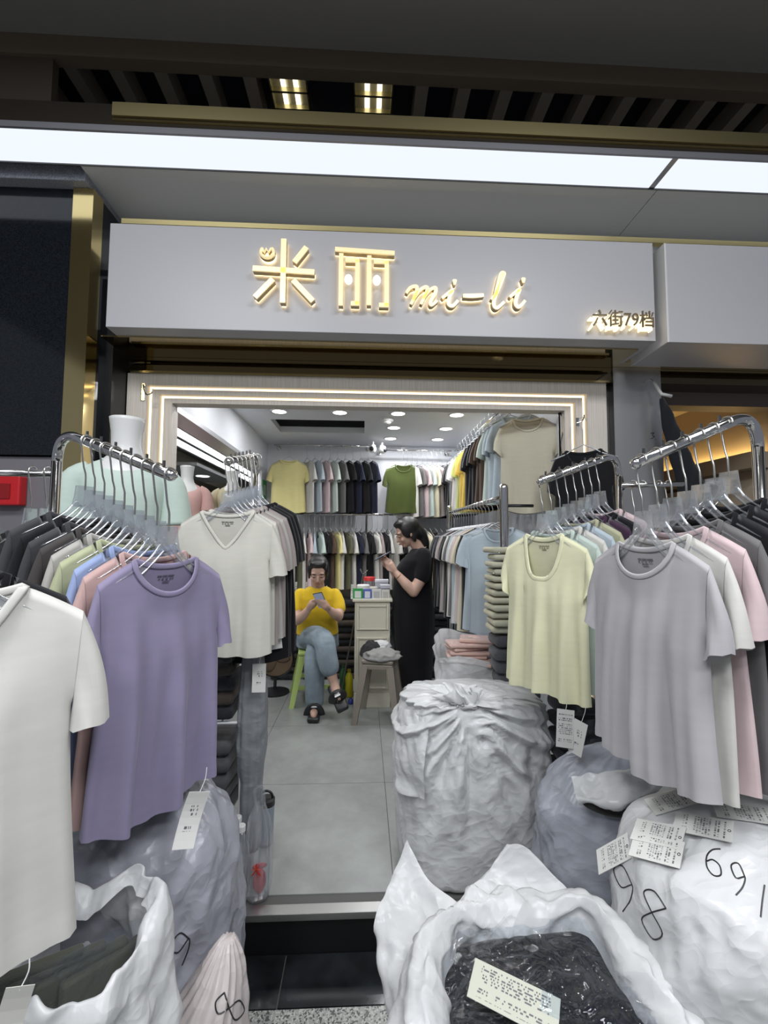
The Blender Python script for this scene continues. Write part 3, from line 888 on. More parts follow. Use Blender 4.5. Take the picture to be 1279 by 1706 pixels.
def mini_hanger(origin, rz, label, group):
    o = mesh_obj('clothes_hanger', hanger_meshes()['mini'], None)
    slot(o, MINIH)
    o.location = origin; o.rotation_euler = (0, 0, rz)
    return tag(o, label, 'hanger', group)

# ---- waterfall racks
def rack(label, post, top, end, npeg, floor_z, feet=0.22, r=0.0145):
    """chrome post that bends over into an arm sloping down to its free end, with stop pegs on top"""
    post, top, end = Vector(post), Vector(top), Vector(end)
    t = thing('garment_rack', label, 'clothes rack', (post.x, post.y, floor_z))
    off = Vector((post.x, post.y, floor_z))
    d = (end - top).normalized()
    path = [Vector((post.x, post.y, floor_z + 0.03)), Vector((post.x, post.y, 0.8)), Vector((post.x, post.y, top.z - 0.13))]
    I = Vector((post.x, post.y, top.z + (top - end).z / max(1e-6, (top - end).xy.length) * (post.xy - top.xy).length))
    path[-1] = Vector((post.x, post.y, I.z - 0.10))
    P0, P2 = path[-1], top
    cur = [(1 - q) ** 2 * P0 + 2 * q * (1 - q) * I + q * q * P2 for q in [k / 14 for k in range(15)]]
    obj('post', add_tube(B(), [p - off for p in path], r, 14), CHROME, t, smooth=True)
    obj('arm', add_tube(B(), [p - off for p in cur + [end]], r, 14), CHROME, t, smooth=True)
    bm = B(); add_ellipsoid(bm, end - off, (r * 1.05, r * 1.05, r * 1.05), u=12, v=8)
    obj('end_cap', bm, CHROME, t, smooth=True)
    a = math.atan2(d.y, d.x)
    up = Vector((0, 0, 1))
    for k in range(npeg):
        p = top.lerp(end, (k + 0.6) / npeg) - off
        obj('stop_peg', add_tube(B(), [p + up * r * 0.7, p + up * (r + 0.016)], 0.004, 6), pbr('dark_peg', (0.2, 0.2, 0.2), 0.3, metal=1.0), t)
    bm = B()
    add_tube(bm, [(-math.cos(a) * feet, -math.sin(a) * feet, 0.015), (math.cos(a) * feet, math.sin(a) * feet, 0.015)], 0.0145, 10)
    obj('foot', bm, CHROME, t, smooth=True)
    bm = B()
    add_tube(bm, [(math.sin(a) * feet, -math.cos(a) * feet, 0.016), (-math.sin(a) * feet, math.cos(a) * feet, 0.016)], 0.0145, 10)
    obj('foot', bm, CHROME, t, smooth=True)
    return t

def arm_pos(top, end, t, dz=0.211):
    p = Vector(top).lerp(Vector(end), t)
    return Vector((p.x, p.y, p.z - dz))

C_ = {'purple': (0.24, 0.212, 0.32), 'pink': (0.50, 0.34, 0.32), 'blue': (0.28, 0.35, 0.56), 'green': (0.40, 0.42, 0.27), 'lgrey': (0.40, 0.385, 0.36),
      'dgrey': (0.055, 0.05, 0.048), 'charcoal': (0.05, 0.05, 0.055), 'black': (0.010, 0.010, 0.012), 'white': (0.57, 0.56, 0.525), 'ivory': (0.56, 0.545, 0.49), 'taupe': (0.33, 0.285, 0.275), 'grey': (0.42, 0.405, 0.42),
      'palepink': (0.56, 0.44, 0.45), 'midgrey': (0.14, 0.135, 0.135), 'yellow': (0.69, 0.685, 0.47), 'paleblue': (0.40, 0.47, 0.52), 'sage': (0.40, 0.40, 0.27), 'plum': (0.05, 0.025, 0.05),
      'lavgrey': (0.30, 0.29, 0.36), 'beige': (0.50, 0.47, 0.37), 'mustard': (0.55, 0.38, 0.06), 'navy': (0.014, 0.017, 0.035), 'brown': (0.075, 0.05, 0.035), 'lemon': (0.66, 0.60, 0.28), 'mint': (0.48, 0.56, 0.52), 'skyblue': (0.36, 0.45, 0.58), 'olive': (0.065, 0.085, 0.022), 'khaki': (0.10, 0.10, 0.06), 'lime': (0.45, 0.48, 0.14), 'cream': (0.62, 0.57, 0.42)}
WORD = {'lgrey': 'light grey', 'dgrey': 'dark brown-grey', 'palepink': 'pale pink', 'midgrey': 'charcoal grey', 'paleblue': 'pale blue', 'lavgrey': 'lavender grey', 'skyblue': 'sky blue', 'lemon': 'lemon yellow', 'lime': 'yellow-green'}
def word(c): return WORD.get(c, c)

# --- left waterfall rack: purple shirt in front
topB, endB = (-0.835, 1.325, 1.692), (-0.487, 1.135, 1.560)
rack('chrome waterfall rack with the purple t-shirt at its end', (-0.945, 1.40, 0), topB, endB, 6, -0.15)
rzB = math.radians(64)
seqB = [('purple', 'crew', 1), ('pink', 'crew', 2), ('blue', 'crew', 3), ('green', 'crew', 2), ('lgrey', 'crew', 3), ('dgrey', 'crew', 2), ('charcoal', 'crew', 3), ('black', 'crew', 2), ('charcoal', 'crew', 3)]
for i, (c, nk, sd) in enumerate(seqB):
    tt = 1.0 - i * 0.112
    p = arm_pos(topB, endB, tt)
    rz = rzB + math.radians(random.uniform(-3, 3))
    kw = dict(W=0.345, L=0.575, T=0.028, fold=0.019, ang=80, SL=0.19) if i == 0 else dict(W=0.35, L=0.57, T=0.010, fold=0.006, ang=80, SL=0.19)
    lab = 'purple crew-neck t-shirt at the front of the left waterfall rack' if i == 0 else '%s t-shirt, %s behind the purple one on the left rack' % (word(c), ORD[i - 1])
    shirt(c, C_[c], p, rz, lab, nk, sd if i else 1, 'shirts on the left waterfall rack', printed=(i == 0), **kw)
    hanger(p, rz, 'clear hanger of the %s left-rack shirt, %s from the arm end' % (word(c), ORD[i]))

# --- far left: white V-neck close to the camera, cut by the picture's left edge
topW, endW = (-0.90, 0.98, 1.60), (-0.66, 0.72, 1.515)
rack('chrome rack at the far left edge, mostly behind the near white shirt', (-1.02, 1.10, 0), topW, endW, 4, -0.15)
shirt('white', C_['white'], (-0.665, 0.735, 1.318), math.radians(30), 'large white V-neck t-shirt cut off by the left picture edge', 'v', 11, 'shirts on the far left rack', W=0.38, L=0.585, T=0.03, fold=0.010, ang=74, SL=0.20, cuff=0.16, hn=0.105)
hanger((-0.665, 0.735, 1.318), math.radians(30), 'clear hanger in the large white V-neck at the left edge')
for i, c in enumerate(('black', 'charcoal')):
    p = (-0.75 - i * 0.06, 0.83 + i * 0.06, 1.33)
    shirt(c, C_[c], p, math.radians(38), ('black' if i == 0 else 'charcoal') + ' t-shirt just behind the large white V-neck', 'crew', 2, 'shirts on the far left rack', W=0.37, L=0.56, T=0.010, fold=0.006)
    hanger(p, math.radians(38), 'clear hanger of the %s shirt behind the large white V-neck' % c)
# straight bar behind it with empty hangers
sb = thing('garment_rail', 'short straight chrome rail at the left edge in front of the alarm box', 'clothes rail', (-1.35, 1.60, -0.15))
obj('bar', add_tube(B(), [(-0.4, 0, 1.785), (0.275, 0, 1.775)], 0.0125, 12), CHROME, sb, smooth=True)
obj('post', add_tube(B(), [(-0.39, 0, 0), (-0.39, 0, 1.78)], 0.0125, 12), CHROME, sb, smooth=True)
for i, x in enumerate((-1.30, -1.16, -1.11)):
    hanger((x, 1.60, 1.421), math.radians(80 + 6 * i), ('first', 'second', 'third')[i] + ' hanger from the left on the short rail by the alarm box', 'hangers on the short left rail')
    c = ('black', 'charcoal', 'midgrey')[i]
    shirt(c, C_[c], (x, 1.60, 1.421), math.radians(80 + 6 * i), ('black', 'charcoal', 'dark grey')[i] + ' t-shirt on the short rail by the alarm box', 'crew', 3, 'shirts on the short left rail', W=0.36, L=0.56, T=0.010, fold=0.006)

# --- middle left: white V-neck facing the camera
topV, endV = (-0.56, 2.22, 1.815), (-0.563, 1.86, 1.722)
rack('chrome waterfall rack seen end-on behind the ivory V-neck shirt', (-0.56, 2.32, 0), topV, endV, 6, 0.0, feet=0.09)
seqV = [('ivory', 'v', 21), ('ivory', 'v', 22), ('taupe', 'crew', 2), ('lgrey', 'crew', 3), ('taupe', 'crew', 2), ('black', 'crew', 3), ('black', 'crew', 2), ('black', 'crew', 3)]
for i, (c, nk, sd) in enumerate(seqV):
    p = arm_pos(topV, endV, 0.99 - i * 0.085, 0.211)
    p.x += 0.009 * i
    rz = math.radians(4 + (0 if i == 0 else random.uniform(-2, 2)))
    kw = dict(W=0.365, L=0.575, T=0.028, fold=0.011, ang=76, SL=0.22, cuff=0.15, hn=0.105) if i == 0 else dict(W=0.365, L=(0.565 if c != 'black' else 0.68), T=0.010, fold=0.006, ang=78, SL=0.22)
    lab = 'ivory V-neck t-shirt hung facing out left of the doorway' if i == 0 else '%s t-shirt, %s behind the ivory V-neck' % (word(c), ORD[i - 1])
    shirt(c, C_[c], p, rz, lab, nk, sd, 'shirts on the end-on rack', printed=(i == 0), **kw)
    hanger(p, rz, 'clear hanger of the %s shirt, %s in the end-on rack' % (word(c), ORD[i]))

# --- right: grey shirt in front
topG, endG = (0.985, 1.135, 1.722), (0.700, 1.105, 1.600)
rack('large chrome waterfall rack at the right edge with the grey t-shirt', (1.062, 1.14, 0), topG, endG, 5, -0.15)
rzG = math.radians(-80)
seqG = [('grey', 'crew', 31), ('white', 'crew', 2), ('palepink', 'crew', 3), ('midgrey', 'crew', 2), ('black', 'crew', 3), ('black', 'crew', 2), ('black', 'crew', 3)]
for i, (c, nk, sd) in enumerate(seqG):
    p = arm_pos(topG, endG, 0.95 - i * 0.15, 0.211)
    rz = rzG + math.radians(random.uniform(-2, 2) if i else 0)
    kw = dict(W=0.36, L=0.545, T=0.035, fold=0.021, ang=78, SL=0.18) if i == 0 else dict(W=0.36, L=0.555 + 0.01 * i, T=0.013, fold=0.008, ang=78, SL=0.19)
    lab = 'light grey crew-neck t-shirt at the front of the right rack' if i == 0 else '%s t-shirt, %s behind the light grey one on the right rack' % (word(c), ORD[i - 1])
    shirt(c, C_[c], p, rz, lab, nk, sd, 'shirts on the right waterfall rack', printed=(i == 0), **kw)
    hanger(p, rz, 'clear hanger of the %s right-rack shirt, %s from the arm end' % (word(c), ORD[i]))
rack('chrome rack outside the right edge holding the lavender grey shirt', (1.34, 0.88, 0), (1.24, 0.875, 1.64), (0.99, 0.86, 1.538), 4, -0.15)
shirt('lavgrey', C_['lavgrey'], (1.02, 0.862, 1.335), math.radians(-78), 'lavender grey t-shirt cut off by the right picture edge', 'crew', 3, 'shirts on the right waterfall rack', W=0.38, L=0.52, T=0.012, fold=0.007)
hanger((1.02, 0.862, 1.335), math.radians(-78), 'clear hanger of the lavender grey shirt at the right edge')

# --- middle right: pale yellow scoop neck in front
topY, endY = (1.000, 1.79, 1.745), (0.675, 1.665, 1.628)
ry = rack('chrome waterfall rack with the pale yellow scoop-neck t-shirt', (1.075, 1.82, 0), topY, endY, 5, 0.0)
obj('crossbar', add_tube(B(), [(0.005, 0, 1.635), (0.28, 0, 1.645)], 0.0115, 12), CHROME, ry, smooth=True)
rzY = math.radians(-62)
seqY = [('yellow', 'scoop', 41), ('mint', 'crew', 2), ('white', 'crew', 3), ('paleblue', 'crew', 2), ('sage', 'crew', 3), ('plum', 'crew', 2), ('black', 'crew', 3), ('palepink', 'crew', 2)]
for i, (c, nk, sd) in enumerate(seqY):
    p = arm_pos(topY, endY, 0.97 - i * 0.125, 0.211)
    rz = rzY + math.radians(random.uniform(-3, 3) if i else 0)
    kw = dict(W=0.37, L=0.575, T=0.03, fold=0.016, SL=0.13, ang=78) if i == 0 else dict(W=0.37, L=0.56, T=0.010, fold=0.006)
    lab = 'pale yellow scoop-neck t-shirt at the front of the middle right rack' if i == 0 else '%s t-shirt, %s behind the pale yellow scoop-neck' % (word(c), ORD[i - 1])
    shirt(c, C_[c], p, rz, lab, nk, sd, 'shirts on the middle right rack', printed=(i == 0), **kw)
    hanger(p, rz, 'clear hanger of the %s middle-right shirt, %s from the arm end' % (word(c), ORD[i]))
for i, x in enumerate((1.14, 1.18, 1.25, 1.29)):
    hanger((x, 1.82, 1.428), math.radians(-85), ORD[i] + ' hanger from the left on the crossbar behind the grey shirt', 'hangers on the crossbar')
    shirt('dgrey', C_['dgrey'], (x, 1.82, 1.425), math.radians(-85), 'dark brown-grey t-shirt, %s from the left on the crossbar' % ORD[i], 'crew', 2, 'shirts on the crossbar', W=0.37, L=0.56, T=0.010, fold=0.006)
# ================================================================== PLASTIC SACKS
def poly(name, col, rough=0.30, scale=10.0, strength=0.55, thin=0.0):
    """thin crumpled polythene: ridged creases, soft gloss, a little light let through"""
    if name in M: return M[name]
    m, n, l, b = nt(name)
    b.inputs['Roughness'].default_value = rough
    b.inputs['Specular IOR Level'].default_value = 0.45
    tc = n.new('ShaderNodeTexCoord')
    total = None
    def addv(x, y):
        k = n.new('ShaderNodeMath'); k.operation = 'ADD'; l.new(x, k.inputs[0]); l.new(y, k.inputs[1]); return k.outputs[0]
    def mul(x, y):
        k = n.new('ShaderNodeMath'); k.operation = 'MULTIPLY'; l.new(x, k.inputs[0])
        if isinstance(y, float): k.inputs[1].default_value = y
        else: l.new(y, k.inputs[1])
        return k.outputs[0]
    # sharp creases: the V-shaped valleys of |noise|, drawn out along changing directions
    for i, (rot, st, sc, amp, off) in enumerate((((0.25, 0.15, 0.2), (1, 1, 0.30), 5.0, 1.0, 1.3), ((0.5, -0.5, 0.9), (1, 1, 0.28), 8.0, 0.70, 5.1), ((-0.4, 0.7, 2.0), (1, 1, 0.35), 13.0, 0.42, 9.7), ((1.1, 0.3, 1.1), (1, 1, 0.4), 22.0, 0.24, 3.9), ((0.6, 1.3, 0.4), (1, 1, 0.6), 38.0, 0.12, 7.7))):
        mp = n.new('ShaderNodeMapping'); mp.vector_type = 'TEXTURE'
        mp.inputs['Rotation'].default_value = rot; mp.inputs['Location'].default_value = (off, off * 0.7, off * 0.3); mp.inputs['Scale'].default_value = (1 / st[0], 1 / st[1], 1 / st[2])
        l.new(tc.outputs['Object'], mp.inputs[0])
        ns = n.new('ShaderNodeTexNoise'); ns.inputs['Scale'].default_value = sc * scale / 10.0; ns.inputs['Detail'].default_value = 0.0; ns.inputs['Distortion'].default_value = 0.35
        l.new(mp.outputs[0], ns.inputs['Vector'])
        k = n.new('ShaderNodeMath'); k.operation = 'SUBTRACT'; l.new(ns.outputs['Fac'], k.inputs[0]); k.inputs[1].default_value = 0.5
        ab = n.new('ShaderNodeMath'); ab.operation = 'ABSOLUTE'; l.new(k.outputs[0], ab.inputs[0])
        v = mul(ab.outputs[0], -amp)
        total = v if total is None else addv(total, v)
    bp = n.new('ShaderNodeBump'); bp.inputs['Strength'].default_value = strength; bp.inputs['Distance'].default_value = 0.05
    l.new(total, bp.inputs['Height']); l.new(bp.outputs[0], b.inputs['Normal'])
    t2 = n.new('ShaderNodeTexNoise'); t2.inputs['Scale'].default_value = 3.5; t2.inputs['Detail'].default_value = 4
    cr = n.new('ShaderNodeValToRGB')
    cr.color_ramp.elements[0].position = 0.3; cr.color_ramp.elements[0].color = (*[c * 0.90 for c in col], 1)
    cr.color_ramp.elements[1].position = 0.7; cr.color_ramp.elements[1].color = (*[min(1, c * 1.06) for c in col], 1)
    l.new(tc.outputs['Object'], t2.inputs['Vector']); l.new(t2.outputs['Fac'], cr.inputs[0]); l.new(cr.outputs[0], b.inputs['Base Color'])
    tl = n.new('ShaderNodeBsdfTranslucent'); l.new(cr.outputs[0], tl.inputs[0]); l.new(bp.outputs[0], tl.inputs['Normal'])
    mx = n.new('ShaderNodeMixShader'); mx.inputs[0].default_value = 0.22
    out = n['Material Output']
    l.new(b.outputs[0], mx.inputs[1]); l.new(tl.outputs[0], mx.inputs[2])
    if thin > 0:
        tr = n.new('ShaderNodeBsdfTransparent'); m3 = n.new('ShaderNodeMixShader'); m3.inputs[0].default_value = thin
        l.new(mx.outputs[0], m3.inputs[1]); l.new(tr.outputs[0], m3.inputs[2]); l.new(m3.outputs[0], out.inputs[0])
    else:
        l.new(mx.outputs[0], out.inputs[0])
    M[name] = m
    return m
POLY_W = poly('white_polythene', (0.74, 0.75, 0.755))
POLY_THIN = poly('thin_white_polythene', (0.74, 0.75, 0.755), thin=0.10)
POLY_G = poly('grey_lavender_polythene', (0.38, 0.39, 0.44))
POLY_B = poly('blue_grey_polythene', (0.42, 0.44, 0.50))
POLY_P = poly('pinkish_polythene', (0.62, 0.56, 0.55))

def tri(x):
    x = x / (2 * PI); x -= math.floor(x)
    return 1 - 4 * abs(x - 0.5)

def ridge(v):
    return 1 - 2 * abs(noise.noise(v))

_FOLDS = []
_rf = random.Random(99)
for _k in range(16):
    _n = Vector((_rf.uniform(-1, 1), _rf.uniform(-1, 1), _rf.uniform(-0.7, 0.7))).normalized()
    _f = _rf.choice((34, 52, 75, 100, 140, 180))
    _FOLDS.append((_n, _f, _rf.uniform(0, 6.28), Vector((_rf.uniform(-9, 9), _rf.uniform(-9, 9), _rf.uniform(-9, 9)))))
def crumple(p, o):
    """sharp straight creases that come and go, like folded polythene"""
    s = 0.0
    for n, f, ph, oo in _FOLDS:
        w = noise.noise(p * 4.0 + oo + o) + 0.02
        if w > 0:
            s += 2.0 * w * (1.0 / f) * tri(p.dot(n) * f + ph + 2.4 * noise.noise(p * 3.1 + oo * 0.7 + o))
    return s

def interp(prof, q):
    """prof rows (t, ...) with t rising 0..1; smooth interpolation"""
    for i in range(len(prof) - 1):
        if q <= prof[i + 1][0] or i == len(prof) - 2:
            a, b = prof[i], prof[i + 1]
            p0 = prof[i - 1] if i > 0 else a
            p3 = prof[i + 2] if i + 2 < len(prof) else b
            t = (q - a[0]) / (b[0] - a[0])
            out = []
            for k in range(1, len(a)):
                A, Bv, C0, D = a[k], b[k], p0[k], p3[k]
                m1 = (Bv - C0) * 0.5; m2 = (D - A) * 0.5
                out.append((2 * t ** 3 - 3 * t ** 2 + 1) * A + (t ** 3 - 2 * t ** 2 + t) * m1 + (-2 * t ** 3 + 3 * t ** 2) * Bv + (t ** 3 - t ** 2) * m2)
            return out

def sack_mesh(prof, seed=0, nu=132, nv=84, k=19, wr=0.012, sq=2.6, lump=0.05, closed_top=True, rim=None, extra=None):
    """prof rows: (t, z, rx, ry, dx, dy, pleat). pleat = depth of gathers as a share of the radius"""
    rnd = random.Random(seed)
    o = Vector((seed * 13.7, seed * 5.1, seed * 2.3))
    bm = B()
    rings = []
    for j in range(nv + 1):
        q = j / nv
        z, rx, ry, dx, dy, pl = interp(prof, q)
        rx, ry = max(rx, 0.002), max(ry, 0.002)
        ring = []
        for i in range(nu):
            th = 2 * PI * i / nu
            c, s = math.cos(th), math.sin(th)
            e = 2.0 / sq
            x = rx * math.copysign(abs(c) ** e, c); y = ry * math.copysign(abs(s) ** e, s)
            R = math.hypot(rx, ry)
            g = tri(k * th + 2.2 * noise.noise(Vector((c * 1.5, s * 1.5, q * 2)) + o)) * 0.6 + tri(k * 0.53 * th + 1.7 + 3 * noise.noise(Vector((c, s, q * 3)) + o)) * 0.4
            f = 1 + pl * g
            d = Vector((c, s, 0))
            pz = Vector((x, y, z))
            lm = lump * noise.noise(pz * 3.2 + o) + lump * 0.5 * noise.noise(pz * 7 + o)
            # creases: long down the sack, shorter across
            cre = ridge(Vector((c * R * 9, s * R * 9, z * 3.2 + 0.6 * noise.noise(pz * 5 + o))) + o) * 0.7 + ridge(pz * 11 + o) * 0.45
            fade = min(1, rx / 0.12)
            p = Vector((x * (f + lm), y * (f + lm), z)) + d * (wr * 0.5 * cre + wr * 38 * (0.35 + 0.65 * sstep(0.1, 0.5, z)) * crumple(pz + Vector((dx, dy, 0)), o)) * fade
            if extra: p += d * extra(p) * fade
            p.z += wr * 0.6 * noise.noise(pz * 9 + o * 2) * fade
            p.x += dx; p.y += dy
            if rim is not None and q > 0.75:
                p.z += rim(th) * sstep(0.75, 1.0, q)
            ring.append(bm.verts.new(p))
        rings.append(ring)
    for j in range(nv):
        for i in range(nu):
            bm.faces.new((rings[j][i], rings[j][(i + 1) % nu], rings[j + 1][(i + 1) % nu], rings[j + 1][i]))
    bm.faces.new(rings[0][::-1])
    if closed_top:
        bm.faces.new(rings[-1])
    return bm

def sheet_bm(ctrl, nu=40, nv=30, wr=0.008, seed=0, freq=14):
    """ctrl: rows of control points; Catmull-Rom both ways, then crumpled"""
    rows = [catmull(r, max(2, nu // (len(r) - 1))) for r in ctrl]
    n = len(rows[0])
    cols = [catmull([r[i] for r in rows], max(2, nv // (len(rows) - 1))) for i in range(n)]
    bm = B()
    o = Vector((seed * 3.1, seed * 7.7, 0.4))
    m = len(cols[0])
    g = []
    for i in range(n):
        cl_ = []
        for j in range(m):
            p = cols[i][j]
            a = (cols[min(i + 1, n - 1)][j] - cols[max(i - 1, 0)][j]); b = (cols[i][min(j + 1, m - 1)] - cols[i][max(j - 1, 0)])
            nn = a.cross(b); nn = nn.normalized() if nn.length > 1e-9 else Vector((0, 0, 1))
            w = wr * (ridge(p * freq + o) * 0.3 + 0.5 * noise.noise(p * freq * 0.5 + o)) + wr * 45 * crumple(p, o)
            cl_.append(bm.verts.new(p + nn * w))
        g.append(cl_)
    for i in range(n - 1):
        for j in range(m - 1):
            bm.faces.new((g[i][j], g[i + 1][j], g[i + 1][j + 1], g[i][j + 1]))
    return bm

def rebase(bm, loc):
    for v in bm.verts: v.co -= Vector(loc)
    return bm

# ink strokes that follow a surface (hand-written stock numbers)
INK = pbr('black_marker_ink', (0.015, 0.015, 0.017), 0.5)
def ink_on(target_objs, strokes, origin, u, v, size, parent, r=0.0015, cast=None):
    """strokes in a unit square are laid on the frame (origin, u, v) and dropped on the surface along cast"""
    dg = bpy.context.evaluated_depsgraph_get()
    trees = []
    bpy.context.view_layer.update()
    for o in target_objs:
        bm = bmesh.new(); bm.from_mesh(o.data); bm.transform(o.matrix_world)
        trees.append(BVHTree.FromBMesh(bm)); bm.free()
    origin, u, v = Vector(origin), Vector(u).normalized(), Vector(v).normalized()
    cast = Vector(cast).normalized()
    for s in strokes:
        pts = []
        for p in catmull([(a, b, 0) for a, b in s], 5):
            w = origin + u * ((p.x - 0.5) * size) + v * ((p.y - 0.5) * size) - cast * 0.35
            best = None
            for t in trees:
                h = t.ray_cast(w, cast, 2.0)
                if h[0] is not None and (best is None or (h[0] - w).length < (best[0] - w).length):
                    best = h
            if best:
                pts.append(best[0] - cast * 0.0008)
        if len(pts) > 2:
            pl = parent.matrix_world.inverted()
            bm = add_tube(B(), [pl @ q for q in pts], r, 5)
            obj('ink_stroke', bm, INK, parent)
SIX = [[(0.55, 1.0), (0.25, 0.75), (0.1, 0.4), (0.2, 0.08), (0.5, 0.0), (0.75, 0.2), (0.65, 0.45), (0.35, 0.45), (0.15, 0.25)]]
EIGHT = [[(0.75, 0.85), (0.45, 1.0), (0.2, 0.8), (0.4, 0.55), (0.7, 0.3), (0.5, 0.02), (0.2, 0.2), (0.4, 0.5), (0.75, 0.85)]]
NINE = [[(0.7, 0.75), (0.4, 1.0), (0.15, 0.75), (0.4, 0.5), (0.7, 0.75), (0.68, 0.4), (0.5, 0.0)]]
ONE = [[(0.5, 1.0), (0.5, 0.5), (0.52, 0.0)]]
def digits(seq, step=0.95):
    out = []
    for i, d in enumerate(seq):
        for s in d: out.append([(a + i * step, b) for a, b in s])
    return out

# ---------- centre: tall white sack tied with a knot
sk = thing('tied_sack', 'tall white tied plastic sack in the middle of the entrance', 'sack', (0.49, 2.07, 0.0))
prof = [(0, 0.005, 0.24, 0.20, 0, 0, 0.0), (0.08, 0.02, 0.31, 0.25, 0, 0, 0.01), (0.25, 0.18, 0.335, 0.27, 0, 0, 0.012), (0.5, 0.46, 0.335, 0.27, 0, 0, 0.015),
        (0.66, 0.62, 0.325, 0.255, -0.003, -0.005, 0.02), (0.76, 0.70, 0.285, 0.215, -0.005, -0.02, 0.04), (0.86, 0.735, 0.17, 0.12, -0.03, -0.10, 0.10), (0.94, 0.725, 0.055, 0.04, -0.055, -0.185, 0.24), (1.0, 0.735, 0.035, 0.03, -0.055, -0.20, 0.3)]
def star(p):
    # gathers fanning out from the knot down the front and over the shoulders
    v = p - Vector((-0.055, -0.21, 0.71))
    r = v.length
    if p.y > 0.12: return 0.0
    a = math.atan2(v.x, -v.z + 0.02)
    return 0.021 * sstep(0.03, 0.12, r) * (1 - sstep(0.22, 0.62, r)) * (tri(15 * a + 2.0 * noise.noise(p * 4)) + 0.6 * tri(31 * a + 2.5 * noise.noise(p * 5)))
body = obj('sack_body', sack_mesh(prof, 3, nu=260, nv=170, k=23, wr=0.006, sq=3.2, lump=0.022, extra=star), POLY_W, sk, smooth=True)
# loose gathered ruffle above the knot
def ruffle(cx, cy, cz, r0, r1, h, seed, n=80, m=9, k=9, lean=(0, 0)):
    bm = B(); rows = []
    for j in range(m + 1):
        q = j / m
        ring = []
        for i in range(n):
            th = 2 * PI * i / n
            r = r0 + (r1 - r0) * q ** 0.7
            r *= 1 + 0.38 * q * tri(k * th + seed) + 0.25 * q * noise.noise(Vector((math.cos(th) * 2, math.sin(th) * 2, seed + q)))
            zz = h * q * (0.75 + 0.45 * noise.noise(Vector((math.cos(th) * 1.7, math.sin(th) * 1.7, seed * 2.0))))
            ring.append(bm.verts.new((cx + r * math.cos(th) + lean[0] * q, cy + r * math.sin(th) * 0.8 + lean[1] * q, cz + zz)))
        rows.append(ring)
    for j in range(m):
        for i in range(n):
            bm.faces.new((rows[j][i], rows[j][(i + 1) % n], rows[j + 1][(i + 1) % n], rows[j + 1][i]))
    return bm
obj('gathered_neck', ruffle(-0.055, -0.20, 0.715, 0.03, 0.085, 0.075, 4.2, lean=(-0.04, 0.02)), POLY_THIN, sk, smooth=True)
obj('knot', add_tube(B(), [(-0.055 + 0.036 * math.cos(a), -0.20 + 0.034 * math.sin(a), 0.722 + 0.006 * math.sin(3 * a)) for a in [i * 2 * PI / 14 for i in range(15)]], 0.012, 7), POLY_W, sk, smooth=True)
# loose side fold on the left of it
obj('side_fold', rebase(sheet_bm([[(0.17, 2.02, 0.66), (0.20, 1.93, 0.68), (0.30, 1.88, 0.69)], [(0.135, 1.99, 0.55), (0.165, 1.88, 0.56), (0.25, 1.80, 0.58)], [(0.145, 1.97, 0.38), (0.165, 1.86, 0.38), (0.24, 1.785, 0.39)]], 30, 40, 0.010, 5, 11), (0.49, 2.07, 0)), POLY_THIN, sk, smooth=True)

# ---------- behind it: open sack of pink packed garments
sk = thing('open_sack', 'open white sack of pink packed garments behind the tall tied sack', 'sack', (0.62, 2.56, 0.0))
prof = [(0, 0.005, 0.17, 0.14, 0, 0, 0), (0.1, 0.03, 0.20, 0.16, 0, 0, 0.01), (0.5, 0.45, 0.205, 0.165, 0, 0, 0.02), (0.8, 0.70, 0.19, 0.15, 0, 0, 0.03), (0.92, 0.76, 0.20, 0.16, 0, 0, 0.05), (1.0, 0.80, 0.21, 0.17, 0, 0, 0.07)]
obj('sack_body', sack_mesh(prof, 8, nu=100, nv=60, k=15, wr=0.010, sq=2.4, closed_top=False, rim=lambda th: 0.05 * math.sin(th) + 0.03 * math.sin(3 * th + 1)), POLY_THIN, sk, smooth=True)
for i in range(7):
    pk = thing('garment_packet', ORD[i] + ' of the pink folded garments in clear film in the open sack', 'packet', (0.62 + random.uniform(-0.06, 0.06), 2.53 + random.uniform(-0.04, 0.05), 0.70 + 0.021 * i), random.uniform(-0.6, 0.6), 'pink packets in the open sack')
    obj('folded_garment', add_box(B(), -0.11, 0.11, -0.075, 0.075, 0, 0.02, 0.008), cloth('packed_pink', (0.62, 0.42, 0.36)), pk, smooth=True)
    obj('film', sheet_bm([[(x, y, 0.024 + 0.006 * math.sin(30 * x + 20 * y)) for x in (-0.125, -0.04, 0.04, 0.125)] for y in (-0.09, -0.03, 0.03, 0.09)], 12, 12, 0.008, i, 22), FILM, pk, smooth=True)

